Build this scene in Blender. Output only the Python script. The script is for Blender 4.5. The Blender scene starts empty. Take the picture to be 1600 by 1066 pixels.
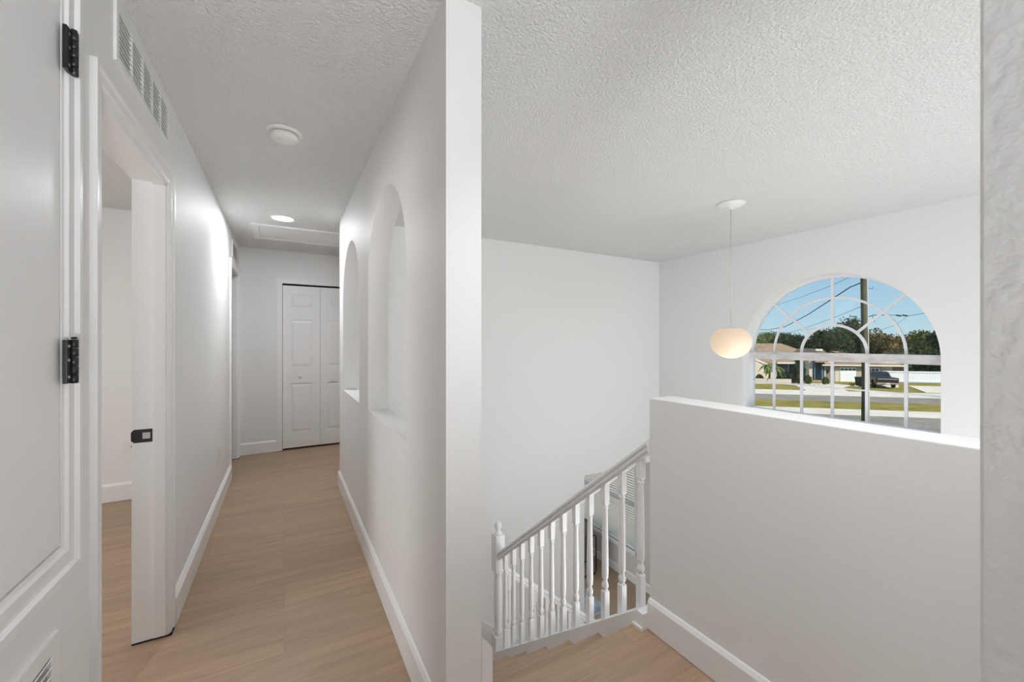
import bpy, bmesh, math, random
from mathutils import Vector, Matrix
random.seed(7)
PI = math.pi
C = bpy.context.scene.collection
S = bpy.context.scene

# ------------------------------------------------------------------ materials
def mat(name, col=(.8, .8, .8), rough=.6, spec=.5, metal=0., emis=None, estr=0.):
    m = bpy.data.materials.new(name); m.use_nodes = True
    b = m.node_tree.nodes['Principled BSDF']
    b.inputs['Base Color'].default_value = (*col, 1)
    b.inputs['Roughness'].default_value = rough
    b.inputs['Specular IOR Level'].default_value = spec
    b.inputs['Metallic'].default_value = metal
    if emis:
        b.inputs['Emission Color'].default_value = (*emis, 1)
        b.inputs['Emission Strength'].default_value = estr
    return m
def nd(m, t, **kw):
    n = m.node_tree.nodes.new(t)
    for k, v in kw.items():
        if k in n.inputs: n.inputs[k].default_value = v
        else: setattr(n, k, v)
    return n
def ln(m, a, b): m.node_tree.links.new(a, b)
def bump(m, scale, strength, dist, detail=3., rough=.5, kind='noise', stretch=None):
    tc = nd(m, 'ShaderNodeTexCoord'); mp = nd(m, 'ShaderNodeMapping')
    if stretch: mp.inputs['Scale'].default_value = stretch
    ln(m, tc.outputs['Object'], mp.inputs['Vector'])
    if kind == 'noise':
        t = nd(m, 'ShaderNodeTexNoise', Scale=scale, Detail=detail, Roughness=rough); out = t.outputs['Fac']
    else:
        t = nd(m, 'ShaderNodeTexVoronoi', Scale=scale); out = t.outputs['Distance']
    ln(m, mp.outputs[0], t.inputs['Vector'])
    b = nd(m, 'ShaderNodeBump', Strength=strength, Distance=dist)
    ln(m, out, b.inputs['Height'])
    ln(m, b.outputs[0], m.node_tree.nodes['Principled BSDF'].inputs['Normal'])
    return t
def mottle(m, c1, c2, scale, stretch=(1, 1, 1), detail=4., lo=.35, hi=.65):
    tc = nd(m, 'ShaderNodeTexCoord'); mp = nd(m, 'ShaderNodeMapping')
    mp.inputs['Scale'].default_value = stretch
    ln(m, tc.outputs['Object'], mp.inputs['Vector'])
    t = nd(m, 'ShaderNodeTexNoise', Scale=scale, Detail=detail)
    ln(m, mp.outputs[0], t.inputs['Vector'])
    r = nd(m, 'ShaderNodeValToRGB')
    r.color_ramp.elements[0].position = lo; r.color_ramp.elements[0].color = (*c1, 1)
    r.color_ramp.elements[1].position = hi; r.color_ramp.elements[1].color = (*c2, 1)
    ln(m, t.outputs['Fac'], r.inputs['Fac'])
    ln(m, r.outputs[0], m.node_tree.nodes['Principled BSDF'].inputs['Base Color'])
    return m

def translucent(name, col):
    m = mat(name, col, .6, .3); n = m.node_tree.nodes; l = m.node_tree.links
    t = n.new('ShaderNodeBsdfTranslucent'); t.inputs[0].default_value = (*col, 1); mx = n.new('ShaderNodeMixShader'); mx.inputs[0].default_value = .6
    l.new(n['Principled BSDF'].outputs[0], mx.inputs[1]); l.new(t.outputs[0], mx.inputs[2]); l.new(mx.outputs[0], n['Material Output'].inputs[0])
    return m
WALL = (.815, .82, .82)
M = {}
M['wall'] = mat('wall_paint', WALL, .55, .35); bump(M['wall'], 70, .12, .004)
M['wall_tex'] = mat('orange_peel_wall', WALL, .6, .3); bump(M['wall_tex'], 55, .5, .006, 2.)
M['trim'] = mat('trim_paint', (.84, .845, .85), .35, .45)
M['ceil'] = mat('popcorn_ceiling', (.82, .825, .825), .95, .1)
def ceil_nodes(m):
    tc = nd(m, 'ShaderNodeTexCoord')
    t = nd(m, 'ShaderNodeTexNoise', Scale=80., Detail=3., Roughness=.6)
    ln(m, tc.outputs['Object'], t.inputs['Vector'])
    r = nd(m, 'ShaderNodeValToRGB'); r.color_ramp.elements[0].position = .36; r.color_ramp.elements[1].position = .66
    ln(m, t.outputs['Fac'], r.inputs['Fac'])
    b = nd(m, 'ShaderNodeBump', Strength=.8, Distance=.008)
    ln(m, r.outputs[0], b.inputs['Height'])
    ln(m, b.outputs[0], m.node_tree.nodes['Principled BSDF'].inputs['Normal'])
ceil_nodes(M['ceil'])

def wood(name, base, vary, rough=.42, mortar=.0012):
    m = mat(name, base, rough, .35); N = m.node_tree.nodes; P = N['Principled BSDF']
    tc = nd(m, 'ShaderNodeTexCoord')
    geo = nd(m, 'ShaderNodeNewGeometry')
    br = nd(m, 'ShaderNodeTexBrick', Scale=1., **{'Mortar Size': mortar, 'Brick Width': 1.35, 'Row Height': .18, 'Bias': 0., 'Mortar Smooth': .3})
    br.offset = .37; br.offset_frequency = 2
    br.inputs['Color1'].default_value = (0, 0, 0, 1); br.inputs['Color2'].default_value = (1, 1, 1, 1); br.inputs['Mortar'].default_value = (.0, .0, .0, 1)
    ln(m, geo.outputs['Position'], br.inputs['Vector'])
    # grain, stretched along the plank
    mp = nd(m, 'ShaderNodeMapping'); mp.inputs['Scale'].default_value = (1.1, 15., 15.)
    ln(m, geo.outputs['Position'], mp.inputs['Vector'])
    add = nd(m, 'ShaderNodeVectorMath', operation='ADD')
    sc = nd(m, 'ShaderNodeVectorMath', operation='SCALE'); sc.inputs['Scale'].default_value = 9.
    ln(m, br.outputs['Color'], sc.inputs[0]); ln(m, mp.outputs[0], add.inputs[0]); ln(m, sc.outputs[0], add.inputs[1])
    g = nd(m, 'ShaderNodeTexNoise', Scale=1.6, Detail=7., Roughness=.62, Distortion=.9)
    ln(m, add.outputs[0], g.inputs['Vector'])
    mp2 = nd(m, 'ShaderNodeMapping'); mp2.inputs['Scale'].default_value = (3., 90., 90.)
    ln(m, geo.outputs['Position'], mp2.inputs['Vector'])
    g2 = nd(m, 'ShaderNodeTexNoise', Scale=2., Detail=4., Roughness=.6)
    ln(m, mp2.outputs[0], g2.inputs['Vector'])
    r = nd(m, 'ShaderNodeValToRGB'); e = r.color_ramp.elements
    d = [c * (1 - vary) for c in base]; l = [min(1, c * (1 + vary * .8)) for c in base]
    e[0].position = .25; e[0].color = (*d, 1); e[1].position = .75; e[1].color = (*l, 1)
    ln(m, g.outputs['Fac'], r.inputs['Fac'])
    mx = nd(m, 'ShaderNodeMix', data_type='RGBA', blend_type='MULTIPLY'); mx.inputs[0].default_value = 1.
    rr = nd(m, 'ShaderNodeMapRange'); rr.inputs['To Min'].default_value = .84; rr.inputs['To Max'].default_value = 1.13
    ln(m, g2.outputs['Fac'], rr.inputs['Value'])
    ln(m, r.outputs[0], mx.inputs[6]); ln(m, rr.outputs[0], mx.inputs[7])
    mx2 = nd(m, 'ShaderNodeMix', data_type='RGBA', blend_type='MULTIPLY'); mx2.inputs[0].default_value = 1.
    r2 = nd(m, 'ShaderNodeValToRGB'); r2.color_ramp.elements[0].color = (.93, .935, .95, 1); r2.color_ramp.elements[1].color = (1.04, 1.03, 1.0, 1)
    ln(m, br.outputs['Color'], r2.inputs['Fac'])
    ln(m, mx.outputs[2], mx2.inputs[6]); ln(m, r2.outputs[0], mx2.inputs[7])
    mx3 = nd(m, 'ShaderNodeMix', data_type='RGBA', blend_type='MULTIPLY')
    mx3.inputs[7].default_value = (.84, .81, .78, 1)
    ln(m, br.outputs['Fac'], mx3.inputs[0]); ln(m, mx2.outputs[2], mx3.inputs[6])
    ln(m, mx3.outputs[2], P.inputs['Base Color'])
    b = nd(m, 'ShaderNodeBump', Strength=.12, Distance=.002)
    ln(m, g2.outputs['Fac'], b.inputs['Height']); ln(m, b.outputs[0], P.inputs['Normal'])
    return m
M['wood'] = wood('oak_plank_floor', (.425, .300, .200), .21)
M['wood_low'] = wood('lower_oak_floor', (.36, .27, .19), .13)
M['black'] = mat('black_metal', (.012, .012, .013), .38, .5)
M['steel'] = mat('latch_steel', (.55, .55, .55), .35, .5, .9)
M['dark'] = mat('dark_gap', (.02, .02, .02), .9, .1)
M['plate'] = mat('white_plastic', (.80, .80, .78), .4, .4)
M['vent_back'] = mat('vent_shadow_liner', (.42, .42, .41), .9, .1)
M['globe'] = mat('opal_glass', (.70, .60, .48), .35, .4, emis=(1.0, .72, .46), estr=.30)
M['lens'] = mat('led_lens', (.9, .9, .9), .5, .3, emis=(1, .98, .95), estr=9.)
M['canopy'] = mat('lamp_canopy', (.80, .80, .79), .35, .4)
M['cord'] = mat('lamp_cord', (.62, .61, .59), .5, .3)
M['vinyl'] = mat('window_vinyl', (.79, .81, .85), .4, .4)
M['transom'] = mottle(mat('weathered_bar', (.7, .7, .7), .5, .3), (.55, .54, .54), (.74, .73, .73), 9., (1, 1, 3))
M['low_wall'] = mat('lower_room_grey', (.62, .61, .60), .7, .3)  # even grey, darker than the upstairs walls
M['blind'] = mat('blind_slat', (.86, .86, .84), .5, .3)
M['slat'] = translucent('thin_slat', (.88, .87, .83))
M['fabric'] = mat('charcoal_fabric', (.10, .10, .10), .9, .2); bump(M['fabric'], 200, .4, .002)
M['rug'] = mottle(mat('rug_wool', (.4, .45, .5), .95, .1), (.22, .29, .36), (.50, .55, .60), 9., (1, 1, 1))

def glass():
    m = bpy.data.materials.new('window_glass'); m.use_nodes = True
    n = m.node_tree.nodes; n.clear()
    o = n.new('ShaderNodeOutputMaterial'); mx = n.new('ShaderNodeMixShader'); t = n.new('ShaderNodeBsdfTransparent'); g = n.new('ShaderNodeBsdfGlossy')
    t.inputs[0].default_value = (.97, .985, .985, 1); g.inputs['Roughness'].default_value = .02
    mx.inputs[0].default_value = .02
    l = m.node_tree.links
    l.new(t.outputs[0], mx.inputs[1]); l.new(g.outputs[0], mx.inputs[2]); l.new(mx.outputs[0], o.inputs[0])
    return m
M['glass'] = glass()
# outdoors
M['grass'] = mottle(mat('lawn', (.2, .2, .05), 1, 0), (.21, .19, .05), (.36, .29, .09), .8, (1, 1, 1), 8., .3, .7)
M['asphalt'] = mottle(mat('asphalt', (.2, .2, .2), 1, 0), (.26, .235, .20), (.33, .30, .26), .7, (1, 1, 1), 6.)
M['concrete'] = mottle(mat('concrete_paving', (.6, .6, .6), 1, 0), (.70, .63, .53), (.80, .73, .63), .6, (1, 1, 1), 6.)
M['stucco'] = mat('cream_stucco', (.66, .58, .47), .9, .1)
M['stucco_shade'] = mat('shaded_stucco', (.44, .39, .32), .9, .1)  # darker copy of the stucco, shade put into the colour
M['fascia'] = mat('cream_fascia', (.74, .70, .60), .7, .2)
M['shingle'] = mottle(mat('brown_shingles', (.3, .2, .15), .95, .05), (.27, .19, .125), (.40, .29, .195), 1.6, (1, 1, 5), 5.)
M['garage'] = mat('white_garage_door', (.82, .84, .86), .5, .3)
M['darkglass'] = mat('dark_window_glass', (.015, .03, .045), .12, .5)
M['bluetrim'] = mat('blue_window_trim', (.12, .22, .33), .5, .3)
M['doorpaint'] = mat('slate_door_paint', (.07, .09, .12), .5, .3)
M['leaf_dark'] = mottle(mat('dark_foliage', (.03, .05, .02), .9, .1), (.022, .038, .018), (.085, .115, .045), .8)
M['leaf_mid'] = mottle(mat('mid_foliage', (.05, .08, .02), .9, .1), (.06, .09, .028), (.20, .23, .08), .7)
M['leaf_brown'] = mottle(mat('autumn_foliage', (.12, .1, .04), .9, .1), (.08, .075, .028), (.25, .185, .07), .7)
M['leaf_light'] = mottle(mat('light_foliage', (.1, .14, .04), .9, .1), (.08, .12, .03), (.24, .28, .09), 2.)
M['bark'] = mottle(mat('bark', (.12, .09, .06), .95, .05), (.06, .045, .03), (.17, .13, .09), 3.)
M['pole'] = mottle(mat('pole_wood', (.13, .12, .08), .9, .1), (.055, .055, .035), (.15, .14, .09), 2.5, (1, 1, .3))
M['conduit'] = mat('pale_conduit', (.70, .67, .58), .6, .3)
M['wire'] = mat('power_wire', (.04, .055, .08), .7, .2)
M['truck'] = mat('maroon_car_paint', (.022, .011, .012), .3, .5)
M['truck_trim'] = mat('grey_bumper', (.38, .36, .36), .4, .5)
M['tyre'] = mat('tyre_rubber', (.012, .012, .012), .8, .2)
M['fence'] = mat('white_vinyl_fence', (.74, .77, .82), .6, .3)
M['stone'] = mat('pale_garden_stone', (.60, .54, .46), .9, .1)
M['bin'] = mat('dark_green_plastic', (.01, .022, .018), .5, .3)
M['plateW'] = mat('number_plate_white', (.8, .8, .8), .5, .3)

# ------------------------------------------------------------------ mesh helpers
def nb(): return bmesh.new()
def bx(bm, x0, x1, y0, y1, z0, z1, bev=0.):
    g = bmesh.ops.create_cube(bm, size=1.)
    for v in g['verts']:
        v.co = Vector((x0 + (v.co.x + .5) * (x1 - x0), y0 + (v.co.y + .5) * (y1 - y0), z0 + (v.co.z + .5) * (z1 - z0)))
    if bev:
        es = list({e for v in g['verts'] for e in v.link_edges})
        bmesh.ops.bevel(bm, geom=es, offset=bev, segments=2, profile=.6, affect='EDGES')
    return g['verts']
def to3(ax, s, t, c):
    # ax = axis along which the outline is thickened
    if ax == 'x': return Vector((c, s, t))
    if ax == 'y': return Vector((s, c, t))
    return Vector((s, t, c))
def slab(bm, outer, holes, ax, c0, c1):
    es = []
    for ring in [outer] + list(holes):
        vs = [bm.verts.new(to3(ax, s, t, c0)) for s, t in ring]
        es += [bm.edges.new((vs[i], vs[(i + 1) % len(vs)])) for i in range(len(vs))]
    r = bmesh.ops.triangle_fill(bm, use_beauty=True, use_dissolve=False, edges=es)
    fs = [f for f in r['geom'] if isinstance(f, bmesh.types.BMFace)]
    ex = bmesh.ops.extrude_face_region(bm, geom=fs)
    d = to3(ax, 0, 0, c1 - c0)
    for v in ex['geom']:
        if isinstance(v, bmesh.types.BMVert): v.co += d
    bmesh.ops.recalc_face_normals(bm, faces=bm.faces[:])
def rect(a0, a1, b0, b1): return [(a0, b0), (a1, b0), (a1, b1), (a0, b1)]
def arch(a0, a1, b0, spring, n=40):
    r = (a1 - a0) / 2; c = (a0 + a1) / 2
    return [(a0, b0), (a1, b0)] + [(c + r * math.cos(PI * i / n), spring + r * math.sin(PI * i / n)) for i in range(n + 1)]
def prism(bm, prof, ax, c0, c1): slab(bm, prof, [], ax, c0, c1)
def lathe(bm, prof, n=24, at=(0, 0, 0), square=None):
    """prof: (r, z) list; spun round z"""
    rings = []
    for r, z in prof:
        rings.append([bm.verts.new((at[0] + r * math.cos(2 * PI * k / n), at[1] + r * math.sin(2 * PI * k / n), at[2] + z)) for k in range(n)])
    for a, b in zip(rings, rings[1:]):
        for k in range(n):
            f = bm.faces.new((a[k], a[(k + 1) % n], b[(k + 1) % n], b[k])); f.smooth = True
    bm.faces.new(rings[0][::-1]); bm.faces.new(rings[-1])
def tube(bm, pts, r, n=8, closed=False, smooth=True):
    pts = [Vector(p) for p in pts]; rings = []; L = len(pts)
    for i, p in enumerate(pts):
        if closed: t = pts[(i + 1) % L] - pts[i - 1]
        else: t = pts[min(i + 1, L - 1)] - pts[max(i - 1, 0)]
        t.normalize(); up = Vector((0, 0, 1)) if abs(t.z) < .95 else Vector((1, 0, 0))
        a = t.cross(up).normalized(); b = t.cross(a).normalized()
        rr = r[i] if isinstance(r, (list, tuple)) else r
        rings.append([bm.verts.new(p + a * rr * math.cos(2 * PI * k / n) + b * rr * math.sin(2 * PI * k / n)) for k in range(n)])
    prs = list(zip(rings, rings[1:])) + ([(rings[-1], rings[0])] if closed else [])
    for a, b in prs:
        for k in range(n):
            f = bm.faces.new((a[k], a[(k + 1) % n], b[(k + 1) % n], b[k])); f.smooth = smooth
    if not closed:
        bm.faces.new(rings[0][::-1]); bm.faces.new(rings[-1])
def ribbon(bm, pts, w, t, nrm):
    """rectangular bar along pts; w across (in-plane), t along nrm"""
    pts = [Vector(p) for p in pts]; nrm = Vector(nrm); rings = []
    for i, p in enumerate(pts):
        d = (pts[min(i + 1, len(pts) - 1)] - pts[max(i - 1, 0)]).normalized()
        s = d.cross(nrm).normalized()
        rings.append([bm.verts.new(p + s * a * w / 2 + nrm * b * t / 2) for a, b in ((-1, -1), (1, -1), (1, 1), (-1, 1))])
    for a, b in zip(rings, rings[1:]):
        for k in range(4): bm.faces.new((a[k], a[(k + 1) % 4], b[(k + 1) % 4], b[k]))
    bm.faces.new(rings[0][::-1]); bm.faces.new(rings[-1])
def xf(bm, Mx):
    bmesh.ops.transform(bm, matrix=Mx, verts=bm.verts[:])

def tag(o, label=None, cat=None, group=None, kind=None):
    if label: o['label'] = label
    if cat: o['category'] = cat
    if group: o['group'] = group
    if kind: o['kind'] = kind
    return o
def obj(name, bm, m, parent=None, off=None):
    """one mesh object; the shape is written in world coordinates unless the parent is at the origin"""
    bmesh.ops.recalc_face_normals(bm, faces=bm.faces[:])
    if off is not None: off = Vector(off)
    elif parent is not None:
        p = parent; off = Vector((0, 0, 0))
        while p is not None: off += Vector(p.location); p = p.parent
    else:
        xs = [v.co for v in bm.verts]
        lo = Vector([min(v[i] for v in xs) for i in range(3)]); hi = Vector([max(v[i] for v in xs) for i in range(3)])
        off = Vector(((lo.x + hi.x) / 2, (lo.y + hi.y) / 2, lo.z))
    for v in bm.verts: v.co -= off
    me = bpy.data.meshes.new(name); bm.to_mesh(me); bm.free()
    me.materials.append(M[m] if isinstance(m, str) else m)
    o = bpy.data.objects.new(name, me); C.objects.link(o)
    if parent is not None: o.parent = parent
    else: o.location = off
    return o
def thing(name, loc, label, cat, group=None, kind=None):
    o = bpy.data.objects.new(name, None); C.objects.link(o); o.location = loc; o.empty_display_size = .1
    return tag(o, label, cat, group, kind)
def copy_tree(o, parent=None):
    c = o.copy(); C.objects.link(c); c.parent = parent
    for ch in [x for x in bpy.data.objects if x.parent == o]: copy_tree(ch, c)
    return c
def struct(name, bm, m, label, cat, parent=None):
    o = obj(name, bm, m, parent)
    return tag(o, label, cat, None, 'structure')

# ------------------------------------------------------------------ camera
F = 632.14; YAW = math.radians(29.3753); EYE = 1.33; Y0 = 534.4
cam = bpy.data.cameras.new('camera'); co = bpy.data.objects.new('camera', cam); C.objects.link(co)
cam.sensor_width = 36; cam.lens = 36 * F / 1600; cam.shift_y = (Y0 - 533) / 1600; cam.clip_start = .02; cam.clip_end = 600
co.location = (0, 0, EYE); co.rotation_euler = (PI / 2, 0, -YAW); S.camera = co

# ------------------------------------------------------------------ room shell
XL, XR, XR2 = -.46, .4467, .57        # hall left face, hall right wall faces
YE, YF = 5.67, 3.92                   # hall end wall, stairwell far wall
XW = 4.565                            # arched window wall
XH, XH2 = 1.481, 1.63                 # half wall
ZC = 2.44; ZF = -2.765; ZLC = -.325   # ceiling, lower floor, lower ceiling
YS0 = 1.385; RUN = .2467; RISE = .1975

b = nb()
slab(b, [(-4, -2.3), (1.63, -2.3), (1.63, 1.326), (1.56, 1.326), (1.56, YS0), (XR2, YS0), (XR2, 4.0), (2.6, 4.0), (2.6, 6.4), (-4, 6.4)], [], 'z', -.3, 0)
struct('floor', b, 'wood', 'light oak plank floor of the upstairs hall and landing', 'floor')
b = nb(); bx(b, .4467, 5.36, -3.62, 8.2, ZF - .1, ZF)
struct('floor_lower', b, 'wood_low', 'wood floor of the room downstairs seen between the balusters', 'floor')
b = nb(); bx(b, -4.1, 4.80, -3.62, 6.5, ZC, ZC + .15)
struct('ceiling', b, 'ceil', 'white popcorn textured ceiling over hall and stairwell', 'ceiling')
b = nb(); bx(b, .4467, 5.36, 4.04, 8.2, ZLC, ZLC + .02)
struct('ceiling_lower', b, 'ceil', 'ceiling of the downstairs room behind the stairs', 'ceiling')

A1 = (.40, 1.333, .855, 2.34)   # raised access door opening (y0,y1,z0,z1)
D2 = (1.572, 2.362, 0, 2.048)
D3 = (4.80, 5.53, 0, 2.085)
b = nb()
slab(b, [(-2.3, 0), (D2[0], 0), (D2[0], D2[3]), (D2[1], D2[3]), (D2[1], 0), (D3[0], 0), (D3[0], D3[3]), (D3[1], D3[3]), (D3[1], 0), (YE + .12, 0), (YE + .12, ZC), (-2.3, ZC)],
     [rect(A1[0], A1[1], A1[2], A1[3])], 'x', -.58, XL)
struct('wall_left', b, 'wall', 'white left hall wall with the open doorway and vent', 'wall')
AR1 = (1.698, 2.588, .912, 1.675); AR2 = (2.925, 3.79, .912, 1.675)
b = nb()
slab(b, rect(1.2196, YF + .12, 0, ZC), [arch(*AR1), arch(*AR2)], 'x', XR, XR2)
struct('wall_right', b, 'wall', 'white hall wall with two arched openings', 'wall')
b = nb(); bx(b, XR, XR2 - .001, 1.0, YF + .12, ZF, -.3)
struct('wall_stair_side', b, 'wall', 'wall under the hall edge beside the stairs', 'wall')
CL = (-.02, .82, 0, 2.045)
b = nb()
slab(b, [(-.58, 0), (CL[0], 0), (CL[0], CL[3]), (CL[1], CL[3]), (CL[1], 0), (2.6, 0), (2.6, ZC), (-.58, ZC)], [], 'y', YE, YE + .12)
struct('wall_end', b, 'wall', 'white end wall of the hall holding the bifold closet', 'wall')
b = nb(); bx(b, CL[0] - .1, CL[1] + .1, YE + .62, YE + .66, 0, ZC); bx(b, CL[0] - .14, CL[0] - .1, YE + .12, YE + .66, 0, ZC); bx(b, CL[1] + .1, CL[1] + .14, YE + .12, YE + .66, 0, ZC)
struct('wall_closet', b, 'dark', 'dark closet interior behind the bifold doors', 'wall')  # coloured near black to stand for the shade inside
b = nb(); bx(b, 2.6, 2.7, YF + .12, YE + .12, 0, ZC)
struct('wall_hall_right', b, 'wall', 'wall closing the hall branch on the right', 'wall')
b = nb()
slab(b, [(XR2, ZF), (3.233, ZF), (3.233, ZLC), (XW, ZLC), (XW, ZC), (XR2, ZC)], [], 'y', YF, YF + .12)
struct('wall_stairwell', b, 'wall', 'tall bright white wall at the back of the stairwell', 'wall')
WY, WR = 1.935, .80; WZ0, WZS = .540, 1.19
b = nb()
slab(b, rect(-3.62, YF + .12, ZF - .3, ZC + .1), [arch(WY - WR, WY + WR, WZ0, WZS, 56)], 'x', XW, XW + .22)
struct('wall_window', b, 'wall', 'white outer wall around the big arched window', 'wall')
b = nb(); bx(b, XH, XH2, .153, 1.326, ZF, 1.069, .004)
struct('wall_half', b, 'wall', 'waist-high white half wall at the landing edge', 'half wall')
b = nb(); bx(b, .75, 1.63, .03, .153, 0, ZC, .004)
struct('wall_near', b, 'wall_tex', 'textured white wall edge close to the camera at right', 'wall')
b = nb(); bx(b, 1.51, 1.63, -3.5, .03, ZF, ZC); bx(b, 1.51, 1.63, .03, .153, ZF, 0)
struct('wall_landing', b, 'wall', 'wall behind the landing on the right', 'wall')
b = nb(); bx(b, -4.1, 1.63, -2.42, -2.3, 0, ZC)
struct('wall_back', b, 'wall', 'wall behind the camera', 'wall')
b = nb(); bx(b, 1.51, XW, -3.62, -3.5, ZF, ZC)
struct('wall_foyer', b, 'wall', 'foyer wall out of view at right', 'wall')
b = nb(); bx(b, .4467, 1.51, .9, 1.0, ZF, -.3)
struct('wall_under_landing', b, 'wall', 'wall below the landing', 'wall')
# side rooms
b = nb(); bx(b, -4, -.58, 4.56, 4.66, 0, ZC)
struct('wall_bedroom', b, 'wall', 'white bedroom wall seen through the open doorway', 'wall')
b = nb(); bx(b, -4.12, -4, -2.3, 6.4, 0, ZC)
struct('wall_bedroom_left', b, 'wall', 'far side wall of the bedroom', 'wall')
b = nb(); bx(b, -4, -.58, 6.3, 6.4, 0, ZC)
struct('wall_bath', b, 'wall', 'back wall of the room past the last doorway', 'wall')
b = nb(); bx(b, -1.3, -.58, 1.38, 1.44, 0, ZC); bx(b, -1.3, -.58, .3, .36, 0, ZC); bx(b, -1.36, -1.3, .3, 1.44, 0, ZC)
struct('wall_utility', b, 'wall', 'utility closet walls behind the raised door', 'wall')
# lower room
LW = (4.98, 5.745, 5.815, 6.58, -2.21, -.62)
b = nb()
slab(b, rect(YF, 8.2, ZF - .3, 0), [rect(4.955, 6.605, LW[4], LW[5])], 'x', 5.17, 5.36)
struct('wall_lower_window', b, 'low_wall', 'grey outer wall of the downstairs room', 'wall')
b = nb(); bx(b, .4467, 5.36, 8.2, 8.3, ZF, ZLC)
struct('wall_lower_back', b, 'low_wall', 'back wall of the downstairs room', 'wall')
b = nb(); bx(b, 1.9, 2.0, YF + .12, 8.2, ZF, ZLC)
struct('wall_lower_left', b, 'low_wall', 'left wall of the downstairs room', 'wall')
b = nb(); bx(b, XW + .22, 5.17, YF, YF + .12, ZF, 0)
struct('wall_lower_return', b, 'low_wall', 'short wall return by the downstairs window', 'wall')
b = nb(); bx(b, XW - .05, 5.5, 4.04, 8.3, ZLC + .02, ZLC + .2); bx(b, 2.6, XW, 4.04, 6.5, ZLC + .02, .1)
struct('roof_lower', b, 'shingle', 'low roof over the downstairs room', 'roof')

# baseboards
def base_prof(h=.14, t=.015): return [(0, 0), (t, 0), (t, h - .019), (t * .35, h - .002), (0, h)]
def base_y(name, x, sgn, y0, y1, z=0, label='', t=.015, h=.14):
    b = nb(); prism(b, [(x + sgn * u, z + .003 + v) for u, v in base_prof(h, t)], 'y', y0, y1)
    return struct(name, b, 'trim', label, 'baseboard')
def base_x(name, y, sgn, x0, x1, z=0, label='', h=.14):
    b = nb(); prism(b, [(y + sgn * u, z + .003 + v) for u, v in base_prof(h)], 'x', x0, x1)
    return struct(name, b, 'trim', label, 'baseboard')
base_y('baseboard_left', XL, 1, D2[1] + .065, D3[0] - .065, 0, 'white baseboard along the left hall wall', .02)
b = nb(); prism(b, [(XR - u, .003 + v) for u, v in base_prof()], 'y', 1.2046, YF + .12)
prism(b, [(1.2196 - u, .003 + v) for u, v in base_prof()], 'x', XR, XR2)
prism(b, [(YF + .12 + u, .003 + v) for u, v in base_prof()], 'x', XR - .015, 2.6)
struct('baseboard_right', b, 'trim', 'white baseboard along the arched hall wall', 'baseboard')
base_x('baseboard_end', YE, -1, XL, CL[0] - .06, 0, 'short white baseboard left of the closet')
base_y('baseboard_half_wall', XH, -1, .153, 1.326, 0, 'white baseboard along the half wall')
base_x('baseboard_bedroom', 4.56, -1, -4, -.58, 0, 'white baseboard in the room through the doorway', .15)
base_y('baseboard_lower', 5.17, -1, 4.04, 8.2, ZF, 'white baseboard under the downstairs window')

# door casings -------------------------------------------------------------
def casing_bm(y0, y1, z0, z1, x=XL, w=.058, t=.017, bottom=False, left=True):
    """profiled picture-frame casing round an opening in the left wall"""
    b = nb()
    def strip(o0, o1, i0, i1):
        # outer edge o0-o1, inner edge i0-i1 as (y,z); three-step profile
        prof = [(0, .0), (0, t), (.22, t), (.30, t * .62), (.78, t * .72), (.86, t * .45), (1, t * .4), (1, 0)]
        A = []; B = []
        for u, h in prof:
            A.append(b.verts.new((x + h, o0[0] + (i0[0] - o0[0]) * u, o0[1] + (i0[1] - o0[1]) * u)))
            B.append(b.verts.new((x + h, o1[0] + (i1[0] - o1[0]) * u, o1[1] + (i1[1] - o1[1]) * u)))
        n = len(prof)
        for k in range(n): b.faces.new((A[k], A[(k + 1) % n], B[(k + 1) % n], B[k]))
        b.faces.new(A[::-1]); b.faces.new(B)
    zb = z0 - w if bottom else z0 + .006
    zbi = z0 if bottom else z0 + .006
    strip((y1 + w, zb), (y1 + w, z1 + w), (y1, zbi), (y1, z1))
    strip((y1 + w, z1 + w), (y0 - w, z1 + w), (y1, z1), (y0, z1))
    if left: strip((y0 - w, z1 + w), (y0 - w, zb), (y0, z1), (y0, zbi))
    if bottom: strip((y0 - w, zb), (y1 + w, zb), (y0, z0), (y1, z0))
    return b

# door_1: raised utility door with black hinges
d1 = thing('door_1', (XL, A1[0], A1[2]), 'raised white utility door with two black hinges at far left', 'door', kind='structure')
b = nb(); bx(b, -.475, -.452, A1[0] + .004, A1[1] - .004, A1[2] + .004, A1[3] - .004, .002); obj('door_panel', b, 'trim', d1)
obj('casing', casing_bm(A1[0], A1[1], A1[2], A1[3], w=.073, t=.022, bottom=True), 'trim', d1)
def hinge(zc, dx=0):
    b = nb(); y = 1.341
    bx(b, XL + .017, XL + .0245, y - .029, y - .003, zc - .0505, zc + .0505, .001)       # leaf
    h = obj('hinge', b, 'black', d1); h['label'] = 'black door hinge'
    b = nb()
    for k in range(5):
        z0 = zc - .0515 + k * .0207
        lathe(b, [(.0065, 0), (.0078, .001), (.0078, .0192), (.0065, .0202)], 14, (XL + .0275, y - .001, z0))
    lathe(b, [(.003, 0), (.006, .002), (.006, .004), (.002, .006)], 12, (XL + .0275, y - .001, zc + .052))
    obj('knuckle', b, 'black', h)
    b = nb()
    for dz in (-.036, .004, .036):
        bx(b, XL + .0245, XL + .0255, y - .019, y - .013, zc + dz - .003, zc + dz + .003)
    s = obj('screw', b, 'steel', h); s['label'] = 'steel hinge screws'
hinge(2.010); hinge(1.284)

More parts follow.
